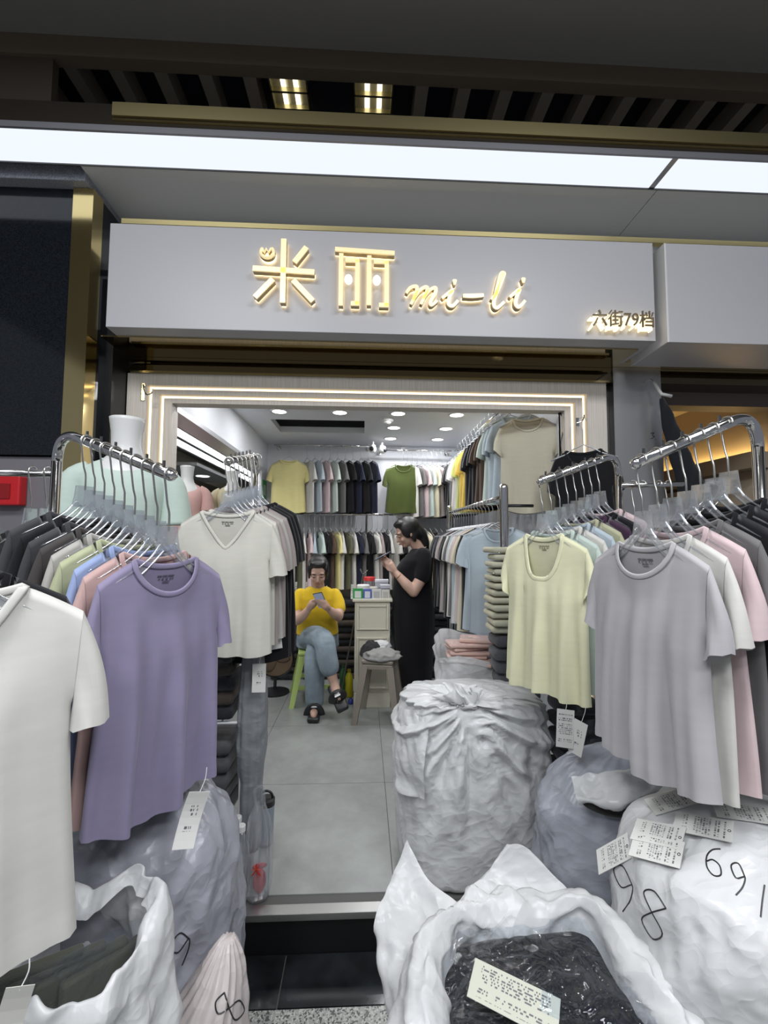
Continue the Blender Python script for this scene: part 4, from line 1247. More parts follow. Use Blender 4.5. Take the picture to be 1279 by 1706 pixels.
# ---------- right: blue-grey sack
sk = thing('tied_sack', 'blue-grey plastic sack with a torn dark opening between two white sacks', 'sack', (0.83, 1.53, -0.15))
prof = [(0, 0.005, 0.15, 0.12, 0, 0, 0), (0.1, 0.03, 0.21, 0.17, 0, 0, 0.01), (0.35, 0.30, 0.235, 0.19, 0, 0, 0.012), (0.65, 0.58, 0.225, 0.185, 0.0, 0, 0.02), (0.82, 0.73, 0.19, 0.16, 0.02, 0, 0.05), (0.93, 0.80, 0.12, 0.10, 0.05, 0.02, 0.12), (1, 0.83, 0.05, 0.05, 0.07, 0.03, 0.2)]
sb_ = obj('sack_body', sack_mesh(prof, 12, nu=120, nv=80, k=17, wr=0.010, sq=2.5, lump=0.06), POLY_B, sk, smooth=True)
obj('torn_flap', rebase(sheet_bm([[(0.66, 1.36, 0.60), (0.76, 1.31, 0.63), (0.90, 1.33, 0.655), (1.0, 1.38, 0.67)], [(0.64, 1.35, 0.635), (0.75, 1.29, 0.66), (0.90, 1.31, 0.69), (1.0, 1.38, 0.70)], [(0.66, 1.42, 0.655), (0.77, 1.38, 0.69), (0.91, 1.40, 0.72), (1.0, 1.46, 0.73)]], 40, 20, 0.010, 6, 12), (0.83, 1.53, -0.15)), POLY_THIN, sk, smooth=True)
bm = B(); add_ellipsoid(bm, (-0.10, -0.175, 0.752), (0.075, 0.03, 0.018), Matrix.Rotation(0.25, 3, 'Y'))
obj('dark_contents', bm, cloth('dark_rolled', (0.03, 0.028, 0.027)), sk, smooth=True)

# ---------- right front: big white sack with hand-written numbers
skR = thing('tied_sack', 'huge white sack with scrawled numbers at the right picture edge', 'sack', (0.985, 1.03, -0.15))
prof = [(0, 0.005, 0.28, 0.22, 0, 0, 0), (0.1, 0.03, 0.32, 0.25, 0.05, 0, 0.006), (0.35, 0.36, 0.355, 0.285, 0.045, 0.01, 0.008), (0.6, 0.64, 0.375, 0.295, 0.01, 0.01, 0.012), (0.78, 0.81, 0.33, 0.265, 0.0, 0.01, 0.02), (0.9, 0.895, 0.20, 0.17, 0.02, 0.05, 0.06), (1, 0.925, 0.05, 0.05, 0.05, 0.08, 0.15)]
bodyR = obj('sack_body', sack_mesh(prof, 21, nu=150, nv=100, k=21, wr=0.009, sq=2.3, lump=0.045), POLY_W, skR, smooth=True)
bpy.context.view_layer.update()
ink_on([bodyR], digits([NINE, EIGHT], 0.8), (0.549, 0.95, 0.674), (0.75, -0.35, -0.55), (0.3, 0.3, 0.9), 0.085, skR, cast=(0.549, 0.95, -0.726))
ink_on([bodyR], digits([SIX, NINE, ONE], 0.9), (0.71, 0.9, 0.762), (0.75, -0.2, -0.62), (0.55, 0.35, 0.75), 0.055, skR, cast=(0.722, 0.9, -0.65))

# ---------- front: open sack of black wrapped garments
O5 = (0.365, 0.95, -0.15)
sk = thing('open_sack', 'open white sack of black wrapped garments at the bottom of the picture', 'sack', O5)
prof = [(0, 0.005, 0.20, 0.17, 0, 0, 0), (0.1, 0.03, 0.255, 0.225, 0, 0, 0.01), (0.5, 0.35, 0.245, 0.225, 0, 0, 0.02), (0.85, 0.56, 0.245, 0.228, 0, 0, 0.03), (1.0, 0.61, 0.25, 0.235, 0, 0, 0.035)]
obj('sack_body', sack_mesh(prof, 31, nu=140, nv=60, k=15, wr=0.010, sq=3.2, closed_top=False), POLY_W, sk, smooth=True)
# rolled rim, thick band of gathered film
def closed_catmull(P, n):
    P = [Vector(p) for p in P]; k = len(P); out = []
    for i in range(k):
        p0, p1, p2, p3 = P[i - 1], P[i], P[(i + 1) % k], P[(i + 2) % k]
        for j in range(n):
            t = j / n
            out.append(0.5 * ((2 * p1) + (p2 - p0) * t + (2 * p0 - 5 * p1 + 4 * p2 - p3) * t * t + (3 * p1 - p0 - 3 * p2 + p3) * t ** 3))
    return out
rimP = [(0.12, 0.80, 0.455), (0.115, 0.99, 0.480), (0.20, 1.13, 0.482), (0.34, 1.175, 0.470), (0.46, 1.185, 0.462), (0.565, 1.15, 0.500), (0.605, 1.02, 0.490), (0.625, 0.86, 0.475), (0.58, 0.72, 0.45), (0.38, 0.69, 0.44), (0.19, 0.71, 0.44)]
cen5 = Vector((0.385, 0.95, 0.40))
ring = closed_catmull(rimP, 22)
bm = B(); rows = []
for i, p in enumerate(ring):
    out = Vector((p.x - cen5.x, p.y - cen5.y, 0)).normalized()
    w = 1.0 + 0.35 * math.sin(i * 0.095) + 0.25 * noise.noise(p * 9)
    prof_ = [(q_.x, q_.y) for q_ in catmull([(-0.048, -0.060, 0), (-0.050, -0.020, 0), (-0.036, 0.008, 0), (-0.010, 0.024, 0), (0.012, 0.012, 0), (0.024, -0.020, 0), (0.030, -0.07, 0), (0.030, -0.14, 0), (0.02, -0.22, 0)], 4)]
    r_ = []
    for j, (a, b) in enumerate(prof_):
        cre = 0.0045 * tri(j * 0.95 + 3.0 * noise.noise(Vector((i * 0.035, j * 0.08, 1.0))) + 0.9 * math.sin(i * 0.11)) + 0.45 * crumple(p + Vector((a, b, a - b)), Vector((2, 1, 0)))
        r_.append(bm.verts.new(p + out * (a * w + cre) + Vector((0, 0, b * (0.8 + 0.3 * w) + cre)) - Vector(O5)))
    rows.append(r_)
for i in range(len(rows)):
    for j in range(len(rows[0]) - 1):
        bm.faces.new((rows[i][j], rows[i][j + 1], rows[(i + 1) % len(rows)][j + 1], rows[(i + 1) % len(rows)][j]))
obj('rolled_rim', bm, POLY_THIN, sk, smooth=True)
# standing flaps at the back and on the left
obj('flap', rebase(sheet_bm([[(0.24, 1.21, 0.44), (0.34, 1.22, 0.46), (0.45, 1.22, 0.47), (0.56, 1.20, 0.47)], [(0.31, 1.25, 0.48), (0.38, 1.265, 0.51), (0.45, 1.26, 0.52), (0.53, 1.23, 0.49)], [(0.395, 1.275, 0.515), (0.415, 1.28, 0.55), (0.445, 1.275, 0.555), (0.475, 1.265, 0.53)]], 36, 30, 0.008, 3, 13), O5), POLY_THIN, sk, smooth=True)
obj('flap', rebase(sheet_bm([[(0.135, 1.36, 0.52), (0.15, 1.33, 0.50), (0.19, 1.28, 0.46), (0.26, 1.22, 0.44)], [(0.085, 1.30, 0.45), (0.10, 1.25, 0.43), (0.14, 1.20, 0.41), (0.20, 1.16, 0.42)], [(0.040, 1.22, 0.385), (0.06, 1.16, 0.36), (0.10, 1.10, 0.36), (0.15, 1.05, 0.40)], [(0.075, 1.16, 0.25), (0.085, 1.10, 0.22), (0.10, 1.03, 0.24), (0.12, 0.98, 0.30)], [(0.11, 1.12, 0.06), (0.11, 1.06, 0.05), (0.115, 0.98, 0.06), (0.13, 0.92, 0.08)]], 30, 48, 0.012, 9, 10), O5), POLY_THIN, sk, smooth=True)
BLACKC = cloth('packed_black', (0.009, 0.010, 0.014))
wraps = [((0.40, 0.95, 0.405), 0.12, (0.235, 0.20), 'topmost black folded garment in glossy film in the front sack'), ((0.38, 0.95, 0.33), -0.1, (0.22, 0.19), 'second black folded garment under the topmost one in the front sack'), ((0.20, 0.80, 0.40), 0.4, (0.07, 0.05), 'small rolled black garment by the left rim of the front sack')]
for i, (loc, rz, (hx, hy), lab) in enumerate(wraps):
    pk = thing('garment_packet', lab, 'packet', loc, rz, 'black packets in the front sack')
    bm = B()
    bmesh.ops.create_grid(bm, x_segments=26, y_segments=26, size=1.0)
    for v in bm.verts:
        a, b = v.co.x, v.co.y
        ed = max(0.0, 1 - max(abs(a), abs(b)) ** 6)
        v.co = Vector((a * hx, b * hy, 0.045 * ed ** 0.5 + 0.010 * noise.noise(Vector((a * 2, b * 2, i * 3.0))) + 0.004 * math.sin(9 * b + 2 * a) * ed))
    g2 = bmesh.ops.duplicate(bm, geom=bm.faces[:])
    for e in g2['geom']:
        if isinstance(e, bmesh.types.BMVert): e.co.z = -0.02 + 0.3 * (0.02 - e.co.z)
    obj('folded_garment', bm, BLACKC, pk, smooth=True)
    bm = B(); bmesh.ops.create_grid(bm, x_segments=60, y_segments=60, size=1.0)
    for v in bm.verts:
        a, b = v.co.x, v.co.y
        ed = max(0.0, 1 - max(abs(a), abs(b)) ** 6)
        q = Vector((a * 3 + i, b * 3, 2.0))
        cr_ = 0.008 * ridge(q * 1.3) + 0.006 * ridge(q * 3.1) + 0.003 * ridge(q * 6)
        v.co = Vector((a * hx * 1.06, b * hy * 1.06, 0.052 * ed ** 0.5 + 0.006 + max(0, cr_) + 0.006 * noise.noise(q * 0.5)))
    obj('film', bm, FILM, pk, smooth=True)

# ---------- left: grey-lavender sack
skL = thing('tied_sack', 'large grey-lavender plastic sack under the purple t-shirt', 'sack', (-0.62, 1.27, -0.15))
prof = [(0, 0.005, 0.22, 0.18, 0, 0, 0), (0.1, 0.03, 0.275, 0.22, 0, 0, 0.006), (0.35, 0.34, 0.295, 0.235, 0.0, 0, 0.010), (0.65, 0.62, 0.275, 0.22, 0.02, 0, 0.015), (0.82, 0.78, 0.225, 0.19, 0.035, 0.01, 0.03), (0.92, 0.855, 0.13, 0.11, 0.06, 0.02, 0.08), (1, 0.88, 0.04, 0.04, 0.08, 0.03, 0.15)]
bodyL = obj('sack_body', sack_mesh(prof, 41, nu=140, nv=100, k=17, wr=0.011, sq=2.4, lump=0.05), POLY_G, skL, smooth=True)
bpy.context.view_layer.update()
ink_on([bodyL], digits([NINE], 0.8), (-0.385, 0.95, 0.49), (0.8, 0.55, 0), (0.0, 0, 1), 0.075, skL, cast=(-0.15, 0.95, -0.2))

# ---------- left front: open white sack with olive garments
O7 = (-0.545, 0.905, -0.15)
sk = thing('open_sack', 'open white sack of olive garments at the lower left', 'sack', O7)
prof = [(0, 0.005, 0.12, 0.11, 0, 0, 0), (0.08, 0.03, 0.15, 0.135, 0, 0, 0.01), (0.4, 0.35, 0.165, 0.145, 0, 0, 0.02), (0.7, 0.60, 0.165, 0.145, 0, 0, 0.03), (0.86, 0.75, 0.155, 0.14, 0, 0, 0.03), (0.94, 0.805, 0.142, 0.128, 0, 0, 0.03), (1.0, 0.765, 0.115, 0.10, 0.0, 0.0, 0.05)]
rim7 = lambda th: 0.035 * math.cos(th - 0.9) + 0.022 * tri(3 * th + 1.2) + 0.012 * tri(7 * th + 0.5)
obj('sack_body', sack_mesh(prof, 51, nu=200, nv=120, k=13, wr=0.018, sq=2.3, lump=0.08, closed_top=False, rim=rim7), POLY_THIN, sk, smooth=True)
for i in range(4):
    pk = thing('garment_packet', ORD[i] + ' of the folded olive garments standing in the lower left sack', 'packet', (-0.60 + 0.035 * i, 0.90 + 0.015 * i, 0.47), 0.5 + 0.1 * i, 'olive packets in the lower left sack')
    obj('folded_garment', add_box(B(), -0.075, 0.075, -0.012, 0.012, 0, 0.145 - 0.01 * i, 0.006), cloth('packed_olive', (0.085, 0.085, 0.065)), pk, smooth=True)
    obj('film', sheet_bm([[(x, -0.017 - 0.003 * math.sin(40 * x), z) for x in (-0.085, -0.03, 0.03, 0.085)] for z in (-0.01, 0.05, 0.10, 0.16)], 12, 12, 0.006, i + 4, 24), FILM, pk, smooth=True)

# ---------- left front: pinkish sack with a number, and the corner sack
skP = thing('tied_sack', 'pinkish white sack with a scrawled number beside the black step', 'sack', (-0.352, 1.035, -0.15))
prof = [(0, 0.005, 0.10, 0.10, 0, 0, 0), (0.1, 0.03, 0.125, 0.12, 0, 0, 0.01), (0.5, 0.32, 0.115, 0.11, 0.0, 0, 0.03), (0.75, 0.50, 0.085, 0.08, 0.015, 0.0, 0.08), (0.92, 0.61, 0.045, 0.045, 0.045, 0.02, 0.16), (1, 0.66, 0.015, 0.015, 0.055, 0.03, 0.2)]
bodyP = obj('sack_body', sack_mesh(prof, 61, nu=110, nv=80, k=15, wr=0.010, sq=2.2, lump=0.05), POLY_P, skP, smooth=True)
bpy.context.view_layer.update()
ink_on([bodyP], digits([SIX, EIGHT], 0.7), (-0.272, 0.95, 0.43), (0.35, 0.2, 0.9), (-0.9, 0, 0.35), 0.065, skP, cast=(-0.27, 0.95, -0.93))
sk = thing('tied_sack', 'small pale sack in the bottom left picture corner', 'sack', (-0.60, 0.66, -0.15))
prof = [(0, 0.005, 0.09, 0.09, 0, 0, 0), (0.1, 0.03, 0.115, 0.11, 0, 0, 0.01), (0.6, 0.55, 0.11, 0.105, 0, 0, 0.02), (0.85, 0.73, 0.085, 0.08, 0, 0, 0.05), (1, 0.79, 0.03, 0.03, 0.0, 0.0, 0.2)]
obj('sack_body', sack_mesh(prof, 71, nu=90, nv=60, k=13, wr=0.010, sq=2.2, lump=0.06), poly('cream_polythene', (0.60, 0.58, 0.54)), sk, smooth=True)
# ================================================================== SHOP INTERIOR
# --- lower back rail
br = thing('clothes_rail', 'long chrome rail across the back wall at head height', 'clothes rail', (0.03, 4.75, 0))
obj('bar', add_tube(B(), [(-1.08, 0, 1.672), (1.10, 0, 1.672)], 0.0125, 10), CHROME, br, smooth=True)
for x in (-0.94, 0.0, 0.94):
    obj('post', add_tube(B(), [(x, 0, 0), (x, 0, 1.668)], 0.0125, 10), CHROME, br, smooth=True)
minis = [dict(key='m%d' % i, seed=i + 3, T=0.026, fold=0.012, W=0.36, L=0.60, SL=0.19, ang=74) for i in range(3)]
def mini_shirt(c, origin, rz, label, group, i=0, sc=(1, 1, 1)):
    kw = dict(minis[i % 3]); key = kw.pop('key')
    o = mesh_obj('t_shirt', mini_shirt_mesh(key, **kw), None)
    slot(o, cloth(c, C_[c]))
    o.location = origin; o.rotation_euler = (0, 0, rz); o.scale = sc
    return tag(o, label, 't-shirt', group)
seq = ['black', 'white', 'lgrey', 'khaki', 'white', 'palepink', 'paleblue', 'mint', 'black', 'brown', 'lemon', 'white', 'khaki', 'white', 'navy', 'midgrey', 'black', 'white', 'taupe', 'black', 'white', 'white', 'black', 'white', 'black', 'dgrey', 'black', 'cream', 'brown', 'black', 'white', 'black', 'navy']
for i, c in enumerate(seq):
    x = -0.86 + i * 0.056
    rz = math.radians(-74 + random.uniform(-8, 8))
    p = (x, 4.75, 1.672 - 0.177)
    mini_shirt(c, p, rz, '%s t-shirt, %s from the left on the low back rail' % (word(c), ORD[i]), 'shirts on the low back rail', i)
    mini_hanger(p, rz, 'wire hanger, %s from the left on the low back rail' % ORD[i], 'hangers on the low back rail')

# --- two upper back rails under the ceiling
def wall_rail(label, x0, x1, y, z):
    r = thing('clothes_rail', label, 'clothes rail', ((x0 + x1) / 2, y, z))
    h = (x1 - x0) / 2
    obj('bar', add_tube(B(), [(-h, 0, 0), (h, 0, 0)], 0.009, 8), CHROME, r, smooth=True)
    for x in (-h + 0.02, h - 0.02):
        obj('bracket', add_tube(B(), [(x, 0, 0), (x, 4.998 - y, 0)], 0.008, 8), CHROME, r)
        bm = B(); add_lathe(bm, [(0.026, 0), (0.026, 0.008)], 14); bmesh.ops.rotate(bm, verts=bm.verts, matrix=Matrix.Rotation(PI / 2, 3, 'X'))
        obj('wall_flange', bm, CHROME, r, (x, 4.996 - y, 0))
    return r
wall_rail('thin upper rail on the left half of the back wall', -0.98, 0.06, 4.82, 2.425)
wall_rail('thin upper rail on the right half of the back wall', 0.15, 0.96, 4.82, 2.385)
def full(c, origin, rz, label, group, neck='crew', seed=2, **kw):
    d = dict(W=0.37, L=0.555, T=0.014, fold=0.008, nc=14, nr=14); d.update(kw)
    return shirt(c, C_[c], origin, math.radians(rz), label, neck, seed, group, **d)
G = 'shirts on the upper left back rail'
full('lemon', (-0.80, 4.72, 2.245), 2, 'lemon yellow polo shirt hung facing out on the upper back wall', G, 'polo', 5, W=0.36, T=0.03)
mini_hanger((-0.80, 4.72, 2.248), 0.03, 'wire hanger of the lemon yellow polo on the back wall', 'hangers on the upper back rails')
for i, c in enumerate(['white', 'paleblue', 'palepink', 'mint', 'midgrey', 'black', 'navy', 'black', 'navy']):
    x = -0.62 + i * 0.083
    full(c, (x, 4.80, 2.248), -58, '%s t-shirt, %s to the right of the yellow polo' % (word(c), ORD[i]), G, 'crew', 2 + i % 2)
    mini_hanger((x, 4.80, 2.251), math.radians(-58), 'wire hanger, %s to the right of the yellow polo' % ORD[i], 'hangers on the upper back rails')
G = 'shirts on the upper right back rail'
full('olive', (0.42, 4.70, 2.205), -3, 'olive green t-shirt hung facing out on the upper back wall', G, 'crew', 6, W=0.37, L=0.51, T=0.03)
mini_hanger((0.42, 4.70, 2.208), -0.05, 'wire hanger of the olive green shirt on the back wall', 'hangers on the upper back rails')
for i, c in enumerate(['white', 'midgrey', 'palepink', 'mint', 'cream', 'taupe', 'black', 'black', 'charcoal']):
    x = 0.47 + i * 0.055
    full(c, (x, 4.80, 2.208), -55, '%s t-shirt, %s to the right of the olive green one' % (word(c), ORD[i]), G, 'crew', 2 + i % 2)
    mini_hanger((x, 4.80, 2.211), math.radians(-55), 'wire hanger, %s to the right of the olive shirt' % ORD[i], 'hangers on the upper back rails')

# --- upper rail along the right wall
rr = thing('clothes_rail', 'upper chrome rail running along the right wall under the ceiling', 'clothes rail', (1.02, 4.0, 2.385))
obj('bar', add_tube(B(), [(0, -1.30, -0.02), (0, 0.92, 0.02)], 0.009, 8), CHROME, rr, smooth=True)
for y in (-1.15, -0.3, 0.8):
    obj('bracket', add_tube(B(), [(0, y, 0), (0.144, y, 0)], 0.008, 8), CHROME, rr)
G = 'shirts on the right wall rail'
full('beige', (1.005, 2.66, 2.155), -14, 'beige t-shirt hung facing out at the front of the right wall rail', G, 'crew', 7, W=0.33, L=0.575, T=0.03, fold=0.012, SL=0.15)
mini_hanger((1.005, 2.66, 2.158), math.radians(-14), 'wire hanger of the beige shirt on the right wall', 'hangers on the right wall rail')
for i, c in enumerate(['paleblue', 'paleblue', 'mint', 'brown', 'brown', 'black', 'black', 'black', 'mustard', 'mustard', 'lime', 'white', 'white', 'midgrey', 'black', 'black']):
    y = 2.80 + i * 0.115
    full(c, (0.985, y, 2.215), -25, '%s t-shirt, %s behind the beige one along the right wall' % (word(c), ORD[i]), G, 'crew', 2 + i % 2, W=0.31)
    mini_hanger((0.985, y, 2.218), math.radians(-25), 'wire hanger, %s behind the beige shirt along the right wall' % ORD[i], 'hangers on the right wall rail')

# --- lower right rail with its thick post
lr = thing('clothes_rail', 'chrome rail on thick round posts along the right side of the shop', 'clothes rail', (0.80, 3.3, 0))
obj('bar', add_tube(B(), [(0, -0.76, 1.650), (0, 0.80, 1.660)], 0.0135, 10), CHROME, lr, smooth=True)
for y in (-0.80, 0.82):
    obj('post', add_lathe(B(), [(0.026, 0), (0.026, 1.70), (0.024, 1.715), (0.016, 1.724), (0.0, 1.727)], 16, (0, y, 0), cap=False), CHROME, lr, smooth=True)
obj('side_arm', add_tube(B(), [(0.02, -0.80, 1.60), (0.17, -0.80, 1.60)], 0.009, 8), BLACK_PLASTIC, lr, smooth=True)
G = 'shirts on the lower right rail'
full('paleblue', (0.81, 2.64, 1.475), -38, 'pale blue wide-neck t-shirt facing out on the lower right rail', G, 'crew', 8, W=0.40, L=0.64, T=0.03, fold=0.012)
mini_hanger((0.81, 2.64, 1.478), math.radians(-38), 'wire hanger of the pale blue wide-neck shirt', 'hangers on the lower right rail')
for i, c in enumerate(['paleblue', 'black', 'cream', 'palepink', 'white', 'paleblue', 'midgrey', 'white', 'black', 'black', 'taupe', 'midgrey', 'black', 'navy', 'black', 'charcoal']):
    y = 2.72 + i * 0.08
    full(c, (0.80, y, 1.477), -14, '%s shirt, %s behind the pale blue wide-neck on the right rail' % (word(c), ORD[i]), G, 'crew', 2 + i % 2, L=0.62 + 0.02 * (i % 3), W=0.36)
    mini_hanger((0.80, y, 1.480), math.radians(-14), 'wire hanger, %s behind the pale blue wide-neck' % ORD[i], 'hangers on the lower right rail')

# --- dark packed stock piled under the rails
DARKPACK = [cloth('stock_dark', (0.02, 0.02, 0.024)), cloth('stock_grey', (0.07, 0.07, 0.075)), cloth('stock_brown', (0.06, 0.045, 0.035)), cloth('stock_black', (0.012, 0.012, 0.014))]
def packet_pile(x0, x1, y, nx, nz, what, group, w=0.26, h=0.062, z0=0.0, mats=None, d=0.30):
    k = 0
    for a in range(nx):
        for b in range(nz):
            x = x0 + (x1 - x0) * (a + 0.5) / nx + random.uniform(-0.012, 0.012)
            pk = thing('garment_packet', ('%s, %s column, %s layer up' % (what, ORD[a], ORD[b])) if nx > 1 else '%s, %s layer up' % (what, ORD[b]), 'packet', (x, y + random.uniform(-0.02, 0.02), z0 + b * (h + 0.004)), random.uniform(-0.08, 0.08), group)
            bm = B(); add_box(bm, -w / 2, w / 2, -d / 2, d / 2, 0, h * 0.9, h * 0.35)
            obj('folded_garment', bm, (mats or DARKPACK)[(a * 3 + b * 5 + k) % len(mats or DARKPACK)], pk, smooth=True)
            obj('film', sheet_bm([[(x_, -d / 2 - 0.006 - 0.004 * math.sin(30 * x_ + b), z_) for x_ in (-w * 0.52, -w * 0.2, w * 0.2, w * 0.52)] for z_ in (-0.002, h * 0.4, h * 0.95)], 9, 6, 0.007, a * 7 + b, 25), FILM, pk, smooth=True)
            k += 1
packet_pile(-0.95, 0.95, 4.72, 6, 12, 'dark film-wrapped stock under the low back rail', 'stock under the back rail')

# --- cream counter cabinet
CREAM = pbr('cream_cabinet_paint', (0.58, 0.55, 0.45), 0.45, bump=(40, 0.05, 0.001))
cb = thing('counter_cabinet', 'narrow cream panelled cabinet used as the shop counter', 'cabinet', (0.085, 4.02, 0))
obj('body', add_box(B(), -0.155, 0.145, -0.20, 0.20, 0.0, 0.875, 0.003), CREAM, cb)
obj('top', add_box(B(), -0.175, 0.165, -0.225, 0.22, 0.876, 0.902, 0.006), CREAM, cb)
def panel(z0, z1):
    p = obj('front_panel', add_box(B(), -0.118, 0.112, -0.208, -0.2005, z0, z1, 0.003), CREAM, cb)
    for a in ((-0.138, -0.119, z0 - 0.02, z1 + 0.02), (0.113, 0.132, z0 - 0.02, z1 + 0.02)):
        obj('moulding', add_box(B(), a[0], a[1], -0.218, -0.2005, a[2], a[3], 0.004), CREAM, p)
    for a in ((z0 - 0.02, z0 - 0.001), (z1 + 0.001, z1 + 0.02)):
        obj('moulding', add_box(B(), -0.118, 0.112, -0.218, -0.2005, a[0], a[1], 0.004), CREAM, p)
panel(0.66, 0.83); panel(0.17, 0.56)
obj('plinth', add_box(B(), -0.158, 0.148, -0.215, -0.2005, 0.0, 0.12, 0.004), CREAM, cb)
# payment cards on the counter's front edge (codes left blank)
def card(label, x, w, h, col, inner):
    c = thing('payment_card', label, 'card', (x, 3.815, 0.903), 0, 'payment cards on the counter')
    obj('card', add_box(B(), -w / 2, w / 2, -0.004, 0.004, -0.02, h - 0.02, 0.001), pbr('card_' + label.split()[0], col, 0.35), c)
    obj('window', add_box(B(), -w * 0.32, w * 0.32, -0.0055, -0.0042, h * 0.05, h * 0.60), pbr('card_in_' + label.split()[0], inner, 0.4), c)
card('green payment card at the left of the counter front', -0.045, 0.085, 0.105, (0.03, 0.30, 0.07), (0.62, 0.66, 0.62))
card('blue payment card next to the green one', 0.036, 0.070, 0.10, (0.10, 0.14, 0.42), (0.62, 0.64, 0.68))
card('white payment card in the middle right of the counter front', 0.114, 0.078, 0.10, (0.62, 0.62, 0.60), (0.42, 0.42, 0.42))
card('cream payment card at the right end of the counter front', 0.190, 0.068, 0.095, (0.60, 0.58, 0.52), (0.45, 0.44, 0.41))
# jars and boxes on the counter
def jar(label, x, y, r, h, lidcol, fill):
    j = thing('jar', label, 'jar', (x, y, 0.902))
    obj('contents', add_lathe(B(), [(r * 0.9, 0.003), (r * 0.9, h * 0.6)], 16), pbr('fill_' + label.split()[0], fill, 0.7, var=(90, 0.5)), j)
    obj('glass', add_lathe(B(), [(r, 0.0), (r, h), (r * 0.92, h + 0.008)], 18, cap=False), CLEAR, j, smooth=True)
    obj('lid', add_lathe(B(), [(r * 1.04, h), (r * 1.04, h + 0.028), (r * 0.95, h + 0.034)], 18), pbr('lid_' + label.split()[0], lidcol, 0.4), j)
jar('red-lidded clear jar at the back of the counter', 0.055, 4.06, 0.05, 0.13, (0.5, 0.03, 0.03), (0.45, 0.25, 0.2))
jar('white-lidded squat jar at the front left of the counter', 0.0, 3.90, 0.055, 0.075, (0.7, 0.7, 0.68), (0.25, 0.18, 0.1))
jar('tan clear jar of small fittings on the counter', 0.085, 3.91, 0.04, 0.055, (0.55, 0.52, 0.46), (0.35, 0.26, 0.14))
for i, (x, y, z, w, d, h, c, lab) in enumerate(((0.175, 3.93, 0.902, 0.11, 0.12, 0.075, (0.06, 0.06, 0.085), 'dark plastic box at the right of the counter'), (0.165, 4.06, 0.902, 0.12, 0.08, 0.14, (0.45, 0.47, 0.50), 'grey carton standing at the back of the counter'), (0.19, 3.93, 0.978, 0.08, 0.07, 0.03, (0.50, 0.50, 0.56), 'small lilac carton on top of the dark box'))):
    b_ = thing('box', lab, 'box', (x, y, z))
    obj('body', add_box(B(), -w / 2, w / 2, -d / 2, d / 2, 0, h * 0.85, 0.003), pbr('boxc%d' % i, c, 0.45), b_)
    obj('lid', add_box(B(), -w / 2 - 0.002, w / 2 + 0.002, -d / 2 - 0.002, d / 2 + 0.002, h * 0.85, h, 0.002), pbr('boxl%d' % i, tuple(min(1, q * 1.5) for q in c), 0.4), b_)

# --- plastic stools
def stool(label, loc, rz, h, top, foot, mat):
    s = thing('plastic_stool', label, 'stool', loc, rz)
    obj('seat', add_box(B(), -top, top, -top, top, h - 0.035, h, 0.014), mat, s, smooth=True)
    obj('apron', add_box(B(), -top * 0.97, top * 0.97, -top * 0.97, top * 0.97, h - 0.075, h - 0.036, 0.008), mat, s)
    for sx in (-1, 1):
        for sy in (-1, 1):
            bm = B()
            a, b = top * 0.80, foot
            w0, w1 = 0.028, 0.020
            vs = []
            for (c, w, z) in ((a, w0, h - 0.05), (b, w1, 0.0)):
                vs.append([bm.verts.new((sx * c + dx * w, sy * c + dy * w, z)) for dx, dy in ((-1, -1), (1, -1), (1, 1), (-1, 1))])
            for i in range(4):
                bm.faces.new((vs[0][i], vs[0][(i + 1) % 4], vs[1][(i + 1) % 4], vs[1][i]))
            bm.faces.new(vs[0]); bm.faces.new(vs[1])
            obj('leg', bm, mat, s)
    z = h * 0.34; q = top * 0.80 + (foot - top * 0.80) * 0.66
    for k in range(4):
        a = k * PI / 2
        R = Matrix.Rotation(a, 3, 'Z')
        bm = B(); add_box(bm, -q, q, q - 0.008, q + 0.008, z - 0.018, z + 0.018, 0.003)
        bmesh.ops.rotate(bm, verts=bm.verts, matrix=R)
        if 'grey' in label: bm.free(); continue
        obj('stretcher', bm, mat, s)
    return s
stool('tall taupe grey plastic stool with rumpled clothes on it', (0.135, 3.60, 0), math.radians(-12), 0.475, 0.125, 0.165, pbr('taupe_stool_plastic', (0.24, 0.21, 0.175), 0.35))
stool('lime green plastic stool under the seated woman', (-0.42, 4.05, 0), math.radians(8), 0.44, 0.15, 0.20, pbr('lime_stool_plastic', (0.40, 0.52, 0.16), 0.35))
def rumple(label, name, loc, r, mat, seed, cat='garment'):
    t = thing(name, label, cat, loc)
    bm = B(); bmesh.ops.create_icosphere(bm, subdivisions=4, radius=1.0)
    for v in bm.verts:
        d = v.co.normalized()
        f = 1 + 0.22 * ridge(d * 2.1 + Vector((seed, 0, 0))) + 0.10 * ridge(d * 5 + Vector((0, seed, 0)))
        v.co = Vector((d.x * r[0] * f, d.y * r[1] * f, max(d.z, -0.15) * r[2] * f + r[2] * 0.16))
    obj('cloth', bm, mat, t, smooth=True)
    return t
rumple('crumpled grey garment draped over the front of the tall stool', 'folded_garment', (0.155, 3.56, 0.476), (0.125, 0.10, 0.055), cloth('rumpled_grey', (0.26, 0.26, 0.25)), 2.0)
rumple('dark cap-like bundle on the tall stool', 'cloth_bundle', (0.07, 3.63, 0.476), (0.075, 0.07, 0.085), cloth('rumpled_dark', (0.03, 0.028, 0.03)), 5.0)
rumple('small white cloth on top of the tall stool bundle', 'cloth_bundle', (0.145, 3.66, 0.53), (0.07, 0.05, 0.045), cloth('rumpled_white', (0.6, 0.6, 0.6)), 7.0)

